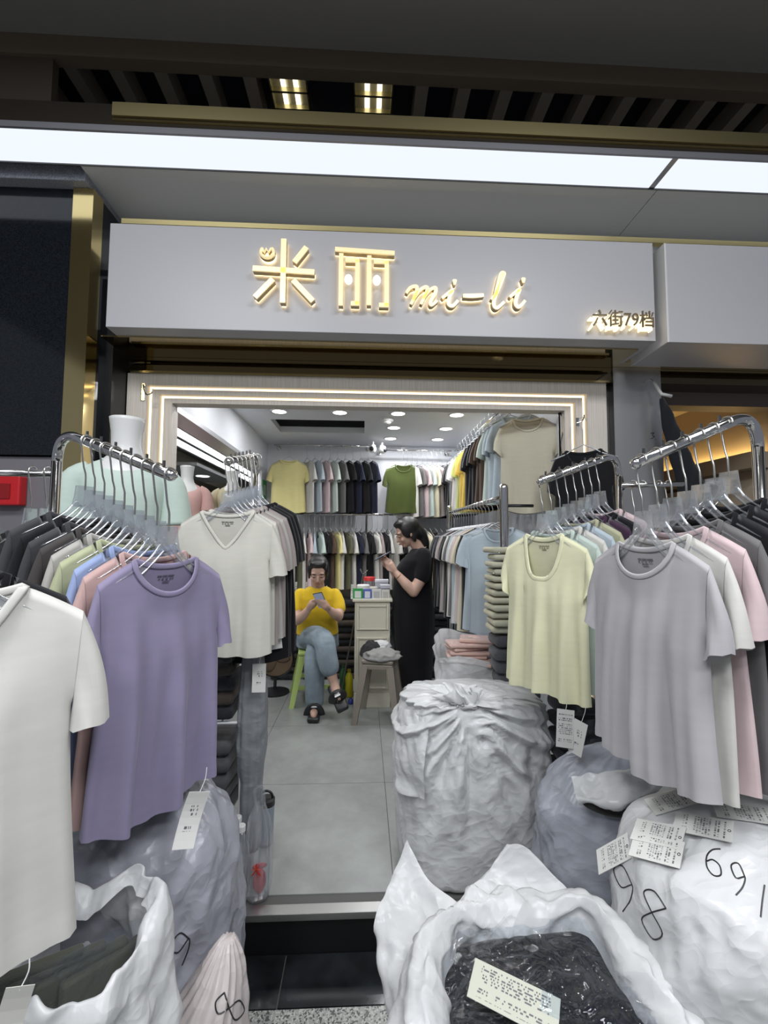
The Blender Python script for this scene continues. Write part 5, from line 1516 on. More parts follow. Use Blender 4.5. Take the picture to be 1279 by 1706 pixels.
# --- things at the foot of the counter and in the left corner
fan = thing('floor_fan', 'round dark floor fan by the left wall', 'fan', (-0.80, 4.20, 0))
obj('base', add_lathe(B(), [(0.13, 0), (0.13, 0.015), (0.02, 0.03)], 20), BLACK_PLASTIC, fan)
obj('stem', add_tube(B(), [(0, 0, 0.03), (0, 0, 0.14)], 0.015, 8), BLACK_PLASTIC, fan)
bm = B(); add_lathe(bm, [(0.16, -0.03), (0.175, 0), (0.16, 0.03)], 28, cap=False); bmesh.ops.rotate(bm, verts=bm.verts, matrix=Matrix.Rotation(PI / 2, 3, 'X'))
obj('guard_ring', bm, BLACK_PLASTIC, fan, (0, 0, 0.31), True)
bm = B(); add_lathe(bm, [(0.158, -0.01), (0.158, 0.01)], 28); bmesh.ops.rotate(bm, verts=bm.verts, matrix=Matrix.Rotation(PI / 2, 3, 'X'))
obj('disc', bm, pbr('brown_disc', (0.13, 0.085, 0.05), 0.4), fan, (0, 0, 0.31))
for k in range(3):
    a = k * 2 * PI / 3
    bm = B(); add_ellipsoid(bm, (0.07 * math.cos(a), -0.02, 0.07 * math.sin(a)), (0.065, 0.006, 0.035), Matrix.Rotation(-a, 3, 'Y'), 12, 8)
    obj('blade', bm, pbr('brown_blade', (0.09, 0.06, 0.04), 0.35), fan, (0, 0, 0.31), True)
for lab, col, x, y, r, h in (('yellow spray can on the floor beside the counter', (0.55, 0.48, 0.02), -0.12, 4.08, 0.035, 0.24), ('green bottle on the floor beside the counter', (0.03, 0.13, 0.04), -0.175, 4.12, 0.032, 0.27), ('small blue bottle cap-end bottle on the floor near the counter', (0.04, 0.06, 0.35), -0.10, 3.90, 0.022, 0.05)):
    b_ = thing('bottle', lab, 'bottle', (x, y, 0))
    obj('body', add_lathe(B(), [(r * 0.9, 0), (r, 0.01), (r, h * 0.72), (r * 0.5, h * 0.86), (r * 0.45, h * 0.9)], 14), pbr('bt_' + lab.split()[0], col, 0.3), b_, smooth=True)
    obj('cap', add_lathe(B(), [(r * 0.48, h * 0.9), (r * 0.48, h)], 12), pbr('bc_' + lab.split()[0], tuple(c * 0.5 for c in col), 0.4), b_)
pole = thing('hook_pole', 'thin dark pole leaning beside the counter', 'pole', (-0.20, 3.99, 0))
obj('shaft', add_tube(B(), [(0, 0, 0.005), (0.20, 0.16, 1.08)], 0.007, 8), pbr('dark_pole', (0.08, 0.075, 0.07), 0.4), pole)
obj('fork', add_tube(B(), catmull([(0.17, 0.16, 1.13), (0.19, 0.16, 1.09), (0.21, 0.16, 1.09), (0.24, 0.16, 1.12)], 4), 0.005, 6), CHROME, pole)
for i in range(3):
    t = thing('price_card', ORD[i] + ' white price card of the fan held up left of the seated woman', 'card', (-0.70 + 0.065 * i, 4.63 - 0.004 * i, 0.795), 0.1, 'price cards by the seated woman')
    obj('card', add_box(B(), -0.03, 0.03, -0.001, 0.001, 0, 0.17), TAGPRINT, t)
    obj('string', add_tube(B(), [(0, 0, 0.168), (0, 0.02, 0.23)], 0.0012, 4), WHITE_PLASTIC, t)
t = thing('price_card', 'white price tag hanging beside the counter under the black shirts', 'card', (-0.10, 4.60, 0.795), 0.0)
obj('card', add_box(B(), -0.028, 0.028, -0.001, 0.001, 0, 0.15), TAGPRINT, t)

# --- security cameras and the green sticker
def cctv(label, x, y, z, rz):
    c = thing('security_camera', label, 'camera', (x, y, z), rz)
    obj('mount', add_lathe(B(), [(0.03, 0.0), (0.03, 0.012), (0.012, 0.02), (0.012, 0.05)], 14), WHITE_PLASTIC, c)
    bm = B(); add_ellipsoid(bm, (0, -0.01, -0.03), (0.042, 0.046, 0.042)); obj('body', bm, WHITE_PLASTIC, c, smooth=True)
    bm = B(); add_ellipsoid(bm, (0, -0.045, -0.035), (0.026, 0.016, 0.026)); obj('lens', bm, BLACK_PLASTIC, c, smooth=True)
cctv('left of two white ball cameras above the back rails', 0.09, 4.70, 2.40, -0.3)
cctv('right of two white ball cameras above the back rails', 0.19, 4.74, 2.40, 0.8)
st = thing('wall_sticker', 'green-framed sticker on the white wall by the left opening', 'sticker', (-1.084, 4.86, 1.83), math.radians(90))
obj('border', add_box(B(), -0.09, 0.09, -0.004, -0.001, 0, 0.21), pbr('sticker_green', (0.03, 0.42, 0.08), 0.4), st)
obj('face', add_box(B(), -0.055, 0.055, -0.0055, -0.0042, 0.05, 0.16), pbr('sticker_face', (0.62, 0.66, 0.62), 0.4), st)

# --- mannequins
SKINP = pbr('white_mannequin_shell', (0.66, 0.66, 0.65), 0.35)
def mannequin(label, loc, rz, s, colname, col, neck='v', stand=1.0, shirt_label=None):
    m = thing('mannequin', label, 'mannequin', loc, rz)
    # bust: lofted torso with a cut-off neck
    prof = [(-0.62, 0.155, 0.105), (-0.50, 0.150, 0.10), (-0.38, 0.125, 0.090), (-0.28, 0.135, 0.105), (-0.18, 0.155, 0.120), (-0.10, 0.165, 0.105), (-0.045, 0.150, 0.085), (-0.01, 0.100, 0.070), (0.02, 0.072, 0.064), (0.07, 0.060, 0.058), (0.13, 0.063, 0.062), (0.175, 0.070, 0.068), (0.190, 0.072, 0.070), (0.194, 0.055, 0.055)]
    bm = B(); rings = []
    for z, rx, ry in prof:
        rings.append([bm.verts.new((s * rx * math.cos(2 * PI * k / 24), s * (ry * math.sin(2 * PI * k / 24) + 0.012 * (z > 0)), s * z)) for k in range(24)])
    for i in range(len(rings) - 1):
        for k in range(24): bm.faces.new((rings[i][k], rings[i][(k + 1) % 24], rings[i + 1][(k + 1) % 24], rings[i + 1][k]))
    bm.faces.new(rings[0][::-1]); bm.faces.new(rings[-1])
    obj('bust', bm, SKINP, m, smooth=True)
    obj('stand_pole', add_tube(B(), [(0, 0, -0.61 * s), (0, 0, -stand)], 0.014, 8), CHROME, m)
    obj('stand_base', add_lathe(B(), [(0.15, -stand), (0.15, -stand + 0.01), (0.03, -stand + 0.02)], 20), CHROME, m)
    # the top it wears, a tube of cloth a little larger than the bust with short sleeves
    t = thing('t_shirt', shirt_label, 't-shirt', loc, rz)
    bm = B(); rings = []
    prof = [(-0.60, 0.180, 0.130), (-0.48, 0.172, 0.122), (-0.36, 0.150, 0.112), (-0.26, 0.155, 0.122), (-0.17, 0.170, 0.132), (-0.10, 0.178, 0.116), (-0.045, 0.163, 0.094), (-0.012, 0.118, 0.078), (0.000, 0.090, 0.072)]
    for j, (z, rx, ry) in enumerate(prof):
        ring = []
        for k in range(36):
            a = 2 * PI * k / 36
            f = 1 + 0.03 * math.sin(7 * a + 3 * z) * sstep(0.2, 0.6, -z)
            zz = z
            if j >= 6 and math.sin(a) < 0: zz = z - (0.13 if neck == 'v' else 0.05) * (j - 5) / 3 * max(0, -math.sin(a)) ** 3
            ring.append(bm.verts.new((s * rx * f * math.cos(a), s * ry * f * math.sin(a), s * zz)))
        rings.append(ring)
    for i in range(len(rings) - 1):
        for k in range(36): bm.faces.new((rings[i][k], rings[i][(k + 1) % 36], rings[i + 1][(k + 1) % 36], rings[i + 1][k]))
    mat = cloth(colname, col)
    obj('body', bm, mat, t, smooth=True)
    for sx in (-1, 1):
        bm = B()
        add_tube(bm, catmull([(sx * 0.125 * s, 0, -0.055 * s), (sx * 0.185 * s, 0, -0.10 * s), (sx * 0.205 * s, 0, -0.20 * s), (sx * 0.21 * s, 0, -0.28 * s)], 4), [0.05 * s + 0.0018 * i * s for i in range(13)], 14, cap=True)
        obj('sleeve', bm, mat, t, smooth=True)
    obj('neck_band', add_tube(B(), [r.co.copy() if hasattr(r, 'co') else r for r in [Vector((s * 0.09 * math.cos(a), s * 0.072 * math.sin(a), s * (0 - (0.13 if neck == 'v' else 0.05) * max(0, -math.sin(a)) ** 3))) for a in [i * 2 * PI / 30 for i in range(31)]]], 0.006, 6), mat, t, smooth=True)
    return m
mannequin('headless white mannequin bust behind the left rack', (-1.03, 1.95, 1.735), math.radians(18), 0.98, 'mannequin_mint', (0.50, 0.60, 0.54), 'crew', 1.735, 'mint green top worn by the near mannequin bust')
mannequin('far mannequin bust in pink beyond the left opening', (-1.85, 4.70, 1.97), math.radians(12), 1.0, 'mannequin_pink', (0.58, 0.36, 0.33), 'v', 1.97, 'pink V-neck top on the far mannequin beyond the opening')
mannequin('far mannequin bust in beige beside the pink one', (-1.45, 4.95, 1.97), math.radians(10), 0.95, 'mannequin_beige', (0.50, 0.45, 0.30), 'crew', 1.97, 'beige top on the far mannequin beside the pink one')
# ================================================================== PEOPLE
def fuse(name, bm, voxel, mat, parent, it=4, fac=0.5):
    """grow one continuous skin over overlapping shapes"""
    bmesh.ops.recalc_face_normals(bm, faces=bm.faces[:])
    me = bpy.data.meshes.new('tmp'); bm.to_mesh(me); bm.free()
    o = bpy.data.objects.new('tmp', me); COL.objects.link(o)
    r = o.modifiers.new('r', 'REMESH'); r.mode = 'VOXEL'; r.voxel_size = voxel; r.use_smooth_shade = True
    s = o.modifiers.new('s', 'SMOOTH'); s.iterations = it; s.factor = fac
    bpy.context.view_layer.update()
    me2 = bpy.data.meshes.new_from_object(o.evaluated_get(bpy.context.evaluated_depsgraph_get()))
    bpy.data.objects.remove(o); bpy.data.meshes.remove(me)
    me2.name = name
    me2.materials.clear()
    return mesh_obj(name, me2, mat, parent, smooth=True)

def limb(bm, pts, rad, seg=14, sub=5):
    P = catmull(pts, sub)
    n = len(pts)
    R = []
    for i in range(len(P)):
        t = i / sub; k = min(int(t), n - 2); f = t - k
        R.append(rad[k] + (rad[k + 1] - rad[k]) * f)
    add_tube(bm, P, R, seg)
    add_ellipsoid(bm, P[0], (R[0],) * 3, u=12, v=8); add_ellipsoid(bm, P[-1], (R[-1],) * 3, u=12, v=8)

def rings_loft(bm, rows, seg=28):
    """rows: (centre, rx, ry, turn) horizontal ellipses"""
    prev = None
    first = None
    for c, rx, ry, tw in rows:
        ct, st_ = math.cos(tw), math.sin(tw)
        ring = []
        for k in range(seg):
            a = 2 * PI * k / seg
            x, y = rx * math.cos(a), ry * math.sin(a)
            ring.append(bm.verts.new((c[0] + x * ct - y * st_, c[1] + x * st_ + y * ct, c[2])))
        if prev:
            for k in range(seg): bm.faces.new((prev[k], prev[(k + 1) % seg], ring[(k + 1) % seg], ring[k]))
        else:
            first = ring
        prev = ring
    bm.faces.new(first[::-1]); bm.faces.new(prev)

SKIN = pbr('skin', (0.50, 0.325, 0.255), 0.5, sss=0.1, spec=0.35)
HAIR = pbr('black_hair', (0.008, 0.007, 0.007), 0.42, bump=(160, 0.4, 0.002), stretch=(1, 1, 0.12))
LIP = pbr('lip', (0.36, 0.12, 0.10), 0.45)
BROW = pbr('brow', (0.03, 0.02, 0.018), 0.6)
EYEW = pbr('eye_dark', (0.02, 0.015, 0.012), 0.2)

def head(bm, M4):
    """face towards -y in its own frame, chin at z = -0.105, crown at 0.115"""
    def E(c, r, rot=None):
        b2 = B(); add_ellipsoid(b2, c, r, rot, 20, 14); b2.transform(M4)
        me = bpy.data.meshes.new('h'); b2.to_mesh(me); b2.free(); bm.from_mesh(me); bpy.data.meshes.remove(me)
    E((0, 0.012, 0.025), (0.074, 0.092, 0.088))           # cranium
    E((0, -0.022, -0.035), (0.058, 0.060, 0.066))         # face
    E((0, -0.040, -0.082), (0.032, 0.034, 0.024))         # chin
    E((0, -0.085, -0.022), (0.011, 0.016, 0.024), Matrix.Rotation(-0.35, 3, 'X'))   # nose bridge
    E((0, -0.096, -0.034), (0.014, 0.012, 0.010))         # nose tip
    for s in (-1, 1):
        E((s * 0.035, -0.058, -0.035), (0.022, 0.020, 0.022))   # cheek
        E((s * 0.030, -0.072, 0.022), (0.024, 0.012, 0.010))    # brow ridge
        E((s * 0.076, 0.010, -0.012), (0.008, 0.017, 0.028))    # ear
    E((0, -0.078, -0.060), (0.022, 0.010, 0.010))         # mouth mound
def face_parts(parent, M4):
    for s in (-1, 1):
        for nm, mat, c, r in (('eyelid', SKIN, (s * 0.030, -0.075, 0.000), (0.016, 0.010, 0.009)), ('eye', EYEW, (s * 0.030, -0.0815, -0.004), (0.013, 0.005, 0.0035)), ('eyebrow', BROW, (s * 0.031, -0.083, 0.020), (0.018, 0.004, 0.0035))):
            b2 = B(); add_ellipsoid(b2, c, r); b2.transform(M4); obj(nm, b2, mat, parent, smooth=True)
    b2 = B(); add_ellipsoid(b2, (0, -0.087, -0.058), (0.019, 0.005, 0.0045)); add_ellipsoid(b2, (0, -0.086, -0.065), (0.015, 0.006, 0.005)); b2.transform(M4)
    obj('lips', b2, LIP, parent, smooth=True)

def hand(bm, wrist, palm_dir, finger_dir, side_dir, curl_dir, s=1.0):
    """palm and five bent fingers; fingers lie across side_dir and bend towards curl_dir"""
    w = Vector(wrist); pd = Vector(palm_dir).normalized(); fd = Vector(finger_dir).normalized(); sd = Vector(side_dir).normalized(); cd = Vector(curl_dir).normalized()
    limb(bm, [w, w + pd * 0.04 * s, w + pd * 0.075 * s], [0.023 * s, 0.030 * s, 0.030 * s], 12, 3)
    for i, (L, k) in enumerate(((0.060, -1.5), (0.072, -0.5), (0.068, 0.5), (0.052, 1.5))):
        b0 = w + pd * 0.080 * s + sd * k * 0.0175 * s
        p1 = b0 + fd * L * 0.45 * s; p2 = p1 + (fd * 0.55 + cd * 0.7).normalized() * L * 0.33 * s; p3 = p2 + (fd * 0.1 + cd).normalized() * L * 0.25 * s
        limb(bm, [b0 - pd * 0.02 * s, b0, p1, p2, p3], [0.009 * s, 0.009 * s, 0.0085 * s, 0.008 * s, 0.007 * s], 8, 2)
    t0 = w + pd * 0.03 * s - sd * 0.028 * s
    limb(bm, [t0, t0 - sd * 0.018 * s + pd * 0.03 * s + cd * 0.012 * s, t0 - sd * 0.012 * s + pd * 0.058 * s + cd * 0.03 * s], [0.012 * s, 0.0105 * s, 0.008 * s], 8, 3)

def phone(label, loc, rot, case=(0.02, 0.02, 0.022)):
    p = thing('smartphone', label, 'phone', loc)
    p.rotation_euler = rot
    obj('case', add_box(B(), -0.038, 0.038, -0.0045, 0.0045, -0.08, 0.08, 0.003), pbr('phone_case', case, 0.3), p)
    obj('screen', add_box(B(), -0.035, 0.035, 0.0046, 0.0055, -0.077, 0.077), pbr('phone_screen', (0.03, 0.035, 0.05), 0.1, emis=((0.6, 0.7, 1.0), 0.25)), p)
    obj('camera_bump', add_box(B(), -0.032, -0.008, -0.007, -0.0046, 0.045, 0.072, 0.001), BLACK_PLASTIC, p)
    return p

# ---------- standing woman in a long black dress, side on, looking at her phone
P1 = Vector((0.46, 3.97, 0.0))
w1 = thing('person', 'standing person in a long black dress looking down at a phone', 'person', P1)
Mh = Matrix.Translation(Vector((0.385, 3.95, 1.462)) - P1) @ Matrix.Rotation(math.radians(-82), 4, 'Z') @ Matrix.Rotation(math.radians(22), 4, 'X') @ Matrix.Scale(1.12, 4)
bm = B()
def L(*p): return [Vector(q) - P1 for q in p]
head(bm, Mh)
limb(bm, L((0.505, 3.96, 1.29), (0.475, 3.955, 1.35), (0.425, 3.95, 1.42)), [0.062, 0.054, 0.052])
rings_loft(bm, [(Vector(c) - P1, rx, ry, 0) for c, rx, ry in (((0.46, 3.97, 0.70), 0.13, 0.15), ((0.46, 3.97, 0.88), 0.125, 0.14), ((0.45, 3.97, 1.02), 0.12, 0.135), ((0.46, 3.965, 1.15), 0.12, 0.15), ((0.49, 3.96, 1.24), 0.095, 0.155), ((0.50, 3.96, 1.30), 0.06, 0.10))])
for s in (-1, 1):      # legs, feet
    limb(bm, L((0.46, 3.97 + s * 0.075, 0.75), (0.455, 3.97 + s * 0.075, 0.45), (0.475, 3.97 + s * 0.075, 0.09)), [0.09, 0.058, 0.038])
    limb(bm, L((0.49, 3.97 + s * 0.075, 0.045), (0.42, 3.97 + s * 0.08, 0.035), (0.34, 3.97 + s * 0.085, 0.022)), [0.036, 0.036, 0.022])
# near (her left) arm and far arm
limb(bm, L((0.515, 3.83, 1.255), (0.50, 3.80, 1.10), (0.425, 3.775, 0.965)), [0.062, 0.054, 0.046])
limb(bm, L((0.425, 3.775, 0.965), (0.36, 3.775, 1.03), (0.275, 3.80, 1.125)), [0.047, 0.044, 0.026])
limb(bm, L((0.49, 4.10, 1.25), (0.45, 4.12, 1.08), (0.38, 4.08, 0.98)), [0.056, 0.05, 0.042])
limb(bm, L((0.38, 4.08, 0.98), (0.31, 4.02, 1.05), (0.245, 3.92, 1.15)), [0.042, 0.038, 0.026])
hand(bm, Vector((0.275, 3.80, 1.125)) - P1, (-0.5, 0.1, 0.75), (-0.55, 0.15, 0.6), (0.6, 0.2, 0.4), (-0.2, 0.9, 0.35))
hand(bm, Vector((0.245, 3.92, 1.15)) - P1, (-0.5, -0.2, 0.7), (-0.6, -0.3, 0.5), (0.5, 0.3, 0.5), (-0.1, -0.8, 0.5))
fuse('body', bm, 0.0065, SKIN, w1, 5)
face_parts(w1, Mh)
# hair: cap, sides, low tail
def hair(parent, M4, tail, fringe=0.0):
    bm = B()
    b2 = B()
    add_ellipsoid(b2, (0, 0.026, 0.036), (0.084, 0.098, 0.092), None, 24, 16)
    add_ellipsoid(b2, (0, 0.065, -0.02), (0.072, 0.055, 0.075), None, 20, 14)
    add_ellipsoid(b2, (0, -0.030, 0.090), (0.060, 0.050, 0.030), None, 20, 12)
    for s in (-1, 1):
        add_ellipsoid(b2, (s * 0.068, 0.0, 0.022), (0.018, 0.056, 0.060), None, 16, 12)
        add_ellipsoid(b2, (s * 0.072, 0.022, -0.035), (0.012, 0.022, 0.050), None, 12, 10)
    b2.transform(M4)
    me = bpy.data.meshes.new('h'); b2.to_mesh(me); b2.free(); bm.from_mesh(me); bpy.data.meshes.remove(me)
    if tail:
        limb(bm, tail[0], tail[1])
    fuse('hair', bm, 0.007, HAIR, parent, 3)
hair(w1, Mh, (L((0.475, 3.955, 1.50), (0.52, 3.965, 1.44), (0.545, 3.97, 1.37), (0.555, 3.97, 1.28)), [0.05, 0.05, 0.045, 0.028]))
DRESS = pbr('black_dress_cloth', (0.007, 0.007, 0.009), 0.9, spec=0.15, sheen=0.1)
bm = B()
rings_loft(bm, [(Vector(c) - P1, rx, ry, 0) for c, rx, ry in (((0.45, 3.97, 0.145), 0.155, 0.21), ((0.455, 3.97, 0.40), 0.165, 0.205), ((0.455, 3.97, 0.65), 0.180, 0.205), ((0.45, 3.97, 0.80), 0.188, 0.20), ((0.442, 3.97, 0.92), 0.180, 0.185), ((0.44, 3.97, 1.02), 0.172, 0.175), ((0.445, 3.965, 1.13), 0.168, 0.175), ((0.475, 3.96, 1.22), 0.140, 0.195), ((0.50, 3.96, 1.285), 0.098, 0.170), ((0.505, 3.96, 1.325), 0.072, 0.095))])
limb(bm, L((0.515, 3.840, 1.262), (0.512, 3.81, 1.19), (0.500, 3.795, 1.095)), [0.076, 0.074, 0.070])
limb(bm, L((0.49, 4.09, 1.25), (0.475, 4.12, 1.18), (0.455, 4.13, 1.09)), [0.066, 0.068, 0.066])
fuse('dress', bm, 0.010, DRESS, w1, 4)
bm = B(); add_tube(bm, [Vector((0.298, 3.787, 1.095)) - P1 + Vector((0.022 * math.cos(a), 0.030 * math.sin(a), 0.020 * math.cos(a))) for a in [i * 2 * PI / 20 for i in range(21)]], 0.0035, 6)
obj('bracelet', bm, pbr('brown_beads', (0.30, 0.15, 0.06), 0.4), w1, smooth=True)
obj('necklace', add_tube(B(), [Vector((0.50 + 0.058 * math.cos(a), 3.96 + 0.075 * math.sin(a), 1.322 - 0.02 * math.cos(a) * -1)) - P1 for a in [i * 2 * PI / 24 for i in range(25)]], 0.003, 6), pbr('pearl_chain', (0.6, 0.55, 0.48), 0.35), w1, smooth=True)
for s in (-1, 1):
    bm = B(); add_ellipsoid(bm, Vector((0.41, 3.97 + s * 0.08, 0.025)) - P1, (0.11, 0.045, 0.024)); obj('shoe', bm, BLACK_PLASTIC, w1, smooth=True)
phone('dark phone held up by the standing person', (0.165, 3.825, 1.262), (math.radians(62), math.radians(0), math.radians(90)))

# ---------- seated woman in a yellow t-shirt and jeans, legs crossed
P2 = Vector((-0.40, 4.03, 0.0))
w2 = thing('person', 'seated person in a yellow t-shirt and jeans using a phone', 'person', P2)
def L(*p): return [Vector(q) - P2 for q in p]
Mh2 = Matrix.Translation(Vector((-0.378, 3.76, 1.135)) - P2) @ Matrix.Rotation(math.radians(4), 4, 'Z') @ Matrix.Rotation(math.radians(26), 4, 'X') @ Matrix.Scale(1.04, 4)
bm = B()
head(bm, Mh2)
limb(bm, L((-0.385, 3.85, 0.985), (-0.382, 3.82, 1.04), (-0.38, 3.79, 1.10)), [0.058, 0.050, 0.048])
rings_loft(bm, [(Vector(c) - P2, rx, ry, 0) for c, rx, ry in (((-0.40, 4.03, 0.47), 0.165, 0.13), ((-0.40, 4.00, 0.60), 0.15, 0.115), ((-0.395, 3.95, 0.72), 0.145, 0.115), ((-0.39, 3.90, 0.84), 0.15, 0.11), ((-0.388, 3.87, 0.93), 0.165, 0.085), ((-0.385, 3.86, 0.985), 0.10, 0.06))])
limb(bm, L((-0.545, 3.86, 0.925), (-0.565, 3.82, 0.83), (-0.540, 3.75, 0.735)), [0.052, 0.048, 0.042])
limb(bm, L((-0.540, 3.75, 0.735), (-0.49, 3.68, 0.78), (-0.435, 3.62, 0.845)), [0.042, 0.038, 0.025])
limb(bm, L((-0.235, 3.86, 0.925), (-0.205, 3.82, 0.84), (-0.205, 3.75, 0.765)), [0.052, 0.048, 0.042])
limb(bm, L((-0.205, 3.75, 0.765), (-0.235, 3.68, 0.80), (-0.275, 3.62, 0.845)), [0.042, 0.038, 0.025])
hand(bm, Vector((-0.435, 3.62, 0.845)) - P2, (0.35, -0.45, 0.55), (0.6, -0.35, 0.3), (-0.1, -0.6, 0.6), (0.7, 0.2, 0.4))
hand(bm, Vector((-0.275, 3.62, 0.845)) - P2, (-0.25, -0.6, 0.35), (-0.5, -0.3, 0.25), (-0.2, 0.5, -0.7), (-0.7, 0.3, 0.5))
limb(bm, L((-0.47, 4.00, 0.52), (-0.40, 3.80, 0.575), (-0.305, 3.585, 0.600), (-0.27, 3.53, 0.46), (-0.222, 3.505, 0.31)), [0.085, 0.075, 0.058, 0.052, 0.034])
limb(bm, L((-0.222, 3.505, 0.31), (-0.205, 3.48, 0.265), (-0.175, 3.40, 0.225)), [0.034, 0.036, 0.022])
limb(bm, L((-0.32, 4.00, 0.51), (-0.355, 3.82, 0.50), (-0.385, 3.66, 0.465), (-0.382, 3.63, 0.28), (-0.380, 3.66, 0.09)), [0.085, 0.075, 0.058, 0.052, 0.036])
limb(bm, L((-0.380, 3.67, 0.065), (-0.378, 3.60, 0.055), (-0.372, 3.53, 0.045)), [0.034, 0.034, 0.022])
fuse('body', bm, 0.0065, SKIN, w2, 5)
face_parts(w2, Mh2)
hair(w2, Mh2, None)
YEL = pbr('yellow_jersey', (0.62, 0.42, 0.025), 0.85, spec=0.15, sheen=0.1, bump=(9, 0.5, 0.012))
bm = B()
rings_loft(bm, [(Vector(c) - P2, rx, ry, 0) for c, rx, ry in (((-0.40, 4.00, 0.575), 0.185, 0.155), ((-0.40, 3.99, 0.62), 0.182, 0.150), ((-0.398, 3.955, 0.70), 0.172, 0.145), ((-0.393, 3.915, 0.80), 0.172, 0.138), ((-0.388, 3.88, 0.90), 0.180, 0.110), ((-0.386, 3.86, 0.965), 0.130, 0.080), ((-0.385, 3.855, 0.998), 0.088, 0.066))])
limb(bm, L((-0.535, 3.862, 0.925), (-0.560, 3.835, 0.87), (-0.570, 3.805, 0.815)), [0.060, 0.058, 0.056])
limb(bm, L((-0.245, 3.862, 0.925), (-0.215, 3.835, 0.87), (-0.202, 3.805, 0.820)), [0.060, 0.058, 0.056])
fuse('t_shirt_worn', bm, 0.009, YEL, w2, 3)
JEANS = pbr('pale_blue_denim', (0.22, 0.27, 0.31), 0.85, spec=0.2, bump=(14, 0.7, 0.012), var=(9, 0.12))
bm = B()
rings_loft(bm, [(Vector(c) - P2, rx, ry, 0) for c, rx, ry in (((-0.40, 4.04, 0.455), 0.19, 0.145), ((-0.40, 4.02, 0.55), 0.185, 0.145), ((-0.40, 4.00, 0.62), 0.168, 0.135))])
limb(bm, L((-0.47, 4.00, 0.53), (-0.405, 3.80, 0.585), (-0.310, 3.590, 0.600), (-0.280, 3.53, 0.50), (-0.258, 3.518, 0.42)), [0.105, 0.098, 0.085, 0.082, 0.078])
limb(bm, L((-0.33, 4.00, 0.52), (-0.355, 3.82, 0.51), (-0.385, 3.66, 0.465), (-0.382, 3.64, 0.28), (-0.380, 3.66, 0.115)), [0.105, 0.098, 0.082, 0.080, 0.074])
fuse('jeans', bm, 0.009, JEANS, w2, 3)
obj('necklace', add_tube(B(), [Vector((-0.384 + 0.075 * math.cos(a), 3.84 - 0.065 * abs(math.sin(a)), 1.01 - 0.075 * abs(math.sin(a)))) - P2 for a in [i * PI / 16 for i in range(17)]], 0.002, 5), pbr('gold_chain', (0.6, 0.45, 0.2), 0.3, metal=1), w2)
# black slides with white marks
WMARK = pbr('white_mark', (0.6, 0.6, 0.6), 0.5)
def slide(c, d, up, label):
    c, d, up = Vector(c) - P2, Vector(d).normalized(), Vector(up).normalized()
    sdv = d.cross(up).normalized()
    R = Matrix((sdv, d, up)).transposed()
    bm = B(); add_box(bm, -0.046, 0.046, -0.125, 0.125, -0.022, 0.016, 0.014)
    bm.transform(Matrix.Translation(c) @ R.to_4x4())
    s = obj('slide_sandal', bm, BLACK_PLASTIC, w2, smooth=True); s['label'] = label
    P = [Matrix.Translation(c) @ R.to_4x4() @ Vector((0.05 * math.cos(a), 0.035, 0.004 + 0.062 * math.sin(a))) for a in [i * PI / 12 for i in range(13)]]
    obj('strap', add_tube(B(), P, 0.034, 8, flat=(1, 0.22)), BLACK_PLASTIC, s, smooth=True)
    Rm = Matrix.Translation(c) @ R.to_4x4()
    bm = B(); add_box(bm, -0.022, 0.022, 0.048, 0.062, 0.073, 0.0755); add_box(bm, -0.016, 0.016, 0.022, 0.034, 0.073, 0.0755); add_tube(bm, [(-0.018, 0.04, 0.074), (0, 0.044, 0.0765), (0.018, 0.04, 0.074)], 0.003, 5)
    bm.transform(Rm); obj('mark', bm, WMARK, s)
slide((-0.376, 3.62, 0.024), (0.02, -1, 0.0), (0, 0, 1), 'black slide sandal with a white mark on the floor')
slide((-0.185, 3.45, 0.212), (0.32, -0.70, -0.40), (-0.25, -0.45, 0.85), 'black slide sandal with a white mark on the raised foot')
phone('black phone held in the seated person\'s hands', (-0.335, 3.545, 0.925), (math.radians(-38), math.radians(12), math.radians(170)), (0.03, 0.03, 0.045))
# ================================================================== TAGS AND CLUTTER
def price_tag(label, loc, rz, w, h, tilt=(0, 0), mat=None, string=0.05, group=None, bend=0.0):
    t = thing('price_tag', label, 'price tag', loc, rz, group)
    t.rotation_euler = (tilt[0], tilt[1], rz)
    bm = B()
    n = 8
    fr, bk = [], []
    for i in range(n + 1):
        z = -h * i / n
        y = bend * math.sin(PI * i / n) * 0.5 - bend * (i / n) ** 2
        fr.append([bm.verts.new((x, y - 0.0005, z)) for x in (-w / 2, w / 2)])
        bk.append([bm.verts.new((x, y + 0.0005, z)) for x in (-w / 2, w / 2)])
    for i in range(n):
        bm.faces.new((fr[i][0], fr[i + 1][0], fr[i + 1][1], fr[i][1])); bm.faces.new((bk[i][0], bk[i][1], bk[i + 1][1], bk[i + 1][0]))
        for k in (0, 1): bm.faces.new((fr[i][k], fr[i + 1][k], bk[i + 1][k], bk[i][k]))
    bm.faces.new((fr[0][0], fr[0][1], bk[0][1], bk[0][0])); bm.faces.new((fr[n][0], fr[n][1], bk[n][1], bk[n][0]))
    obj('card', bm, mat or TAGPRINT, t)
    if string:
        obj('string', add_tube(B(), catmull([(0, 0.001, -0.006), (0.004, 0.003, string * 0.5), (0, 0.006, string)], 4), 0.0009, 4), WHITE_PLASTIC, t)
    return t
price_tag('white tag hanging below the black shirts of the end-on rack, lower one', (-0.428, 1.90, 0.885), 0.05, 0.055, 0.115, mat=TAGLOGO, string=0.09, bend=0.004)
price_tag('white tag beside the black shirts of the end-on rack, upper one', (-0.392, 2.00, 1.045), 0.25, 0.05, 0.125, (0, -0.12), string=0.08, bend=0.004)
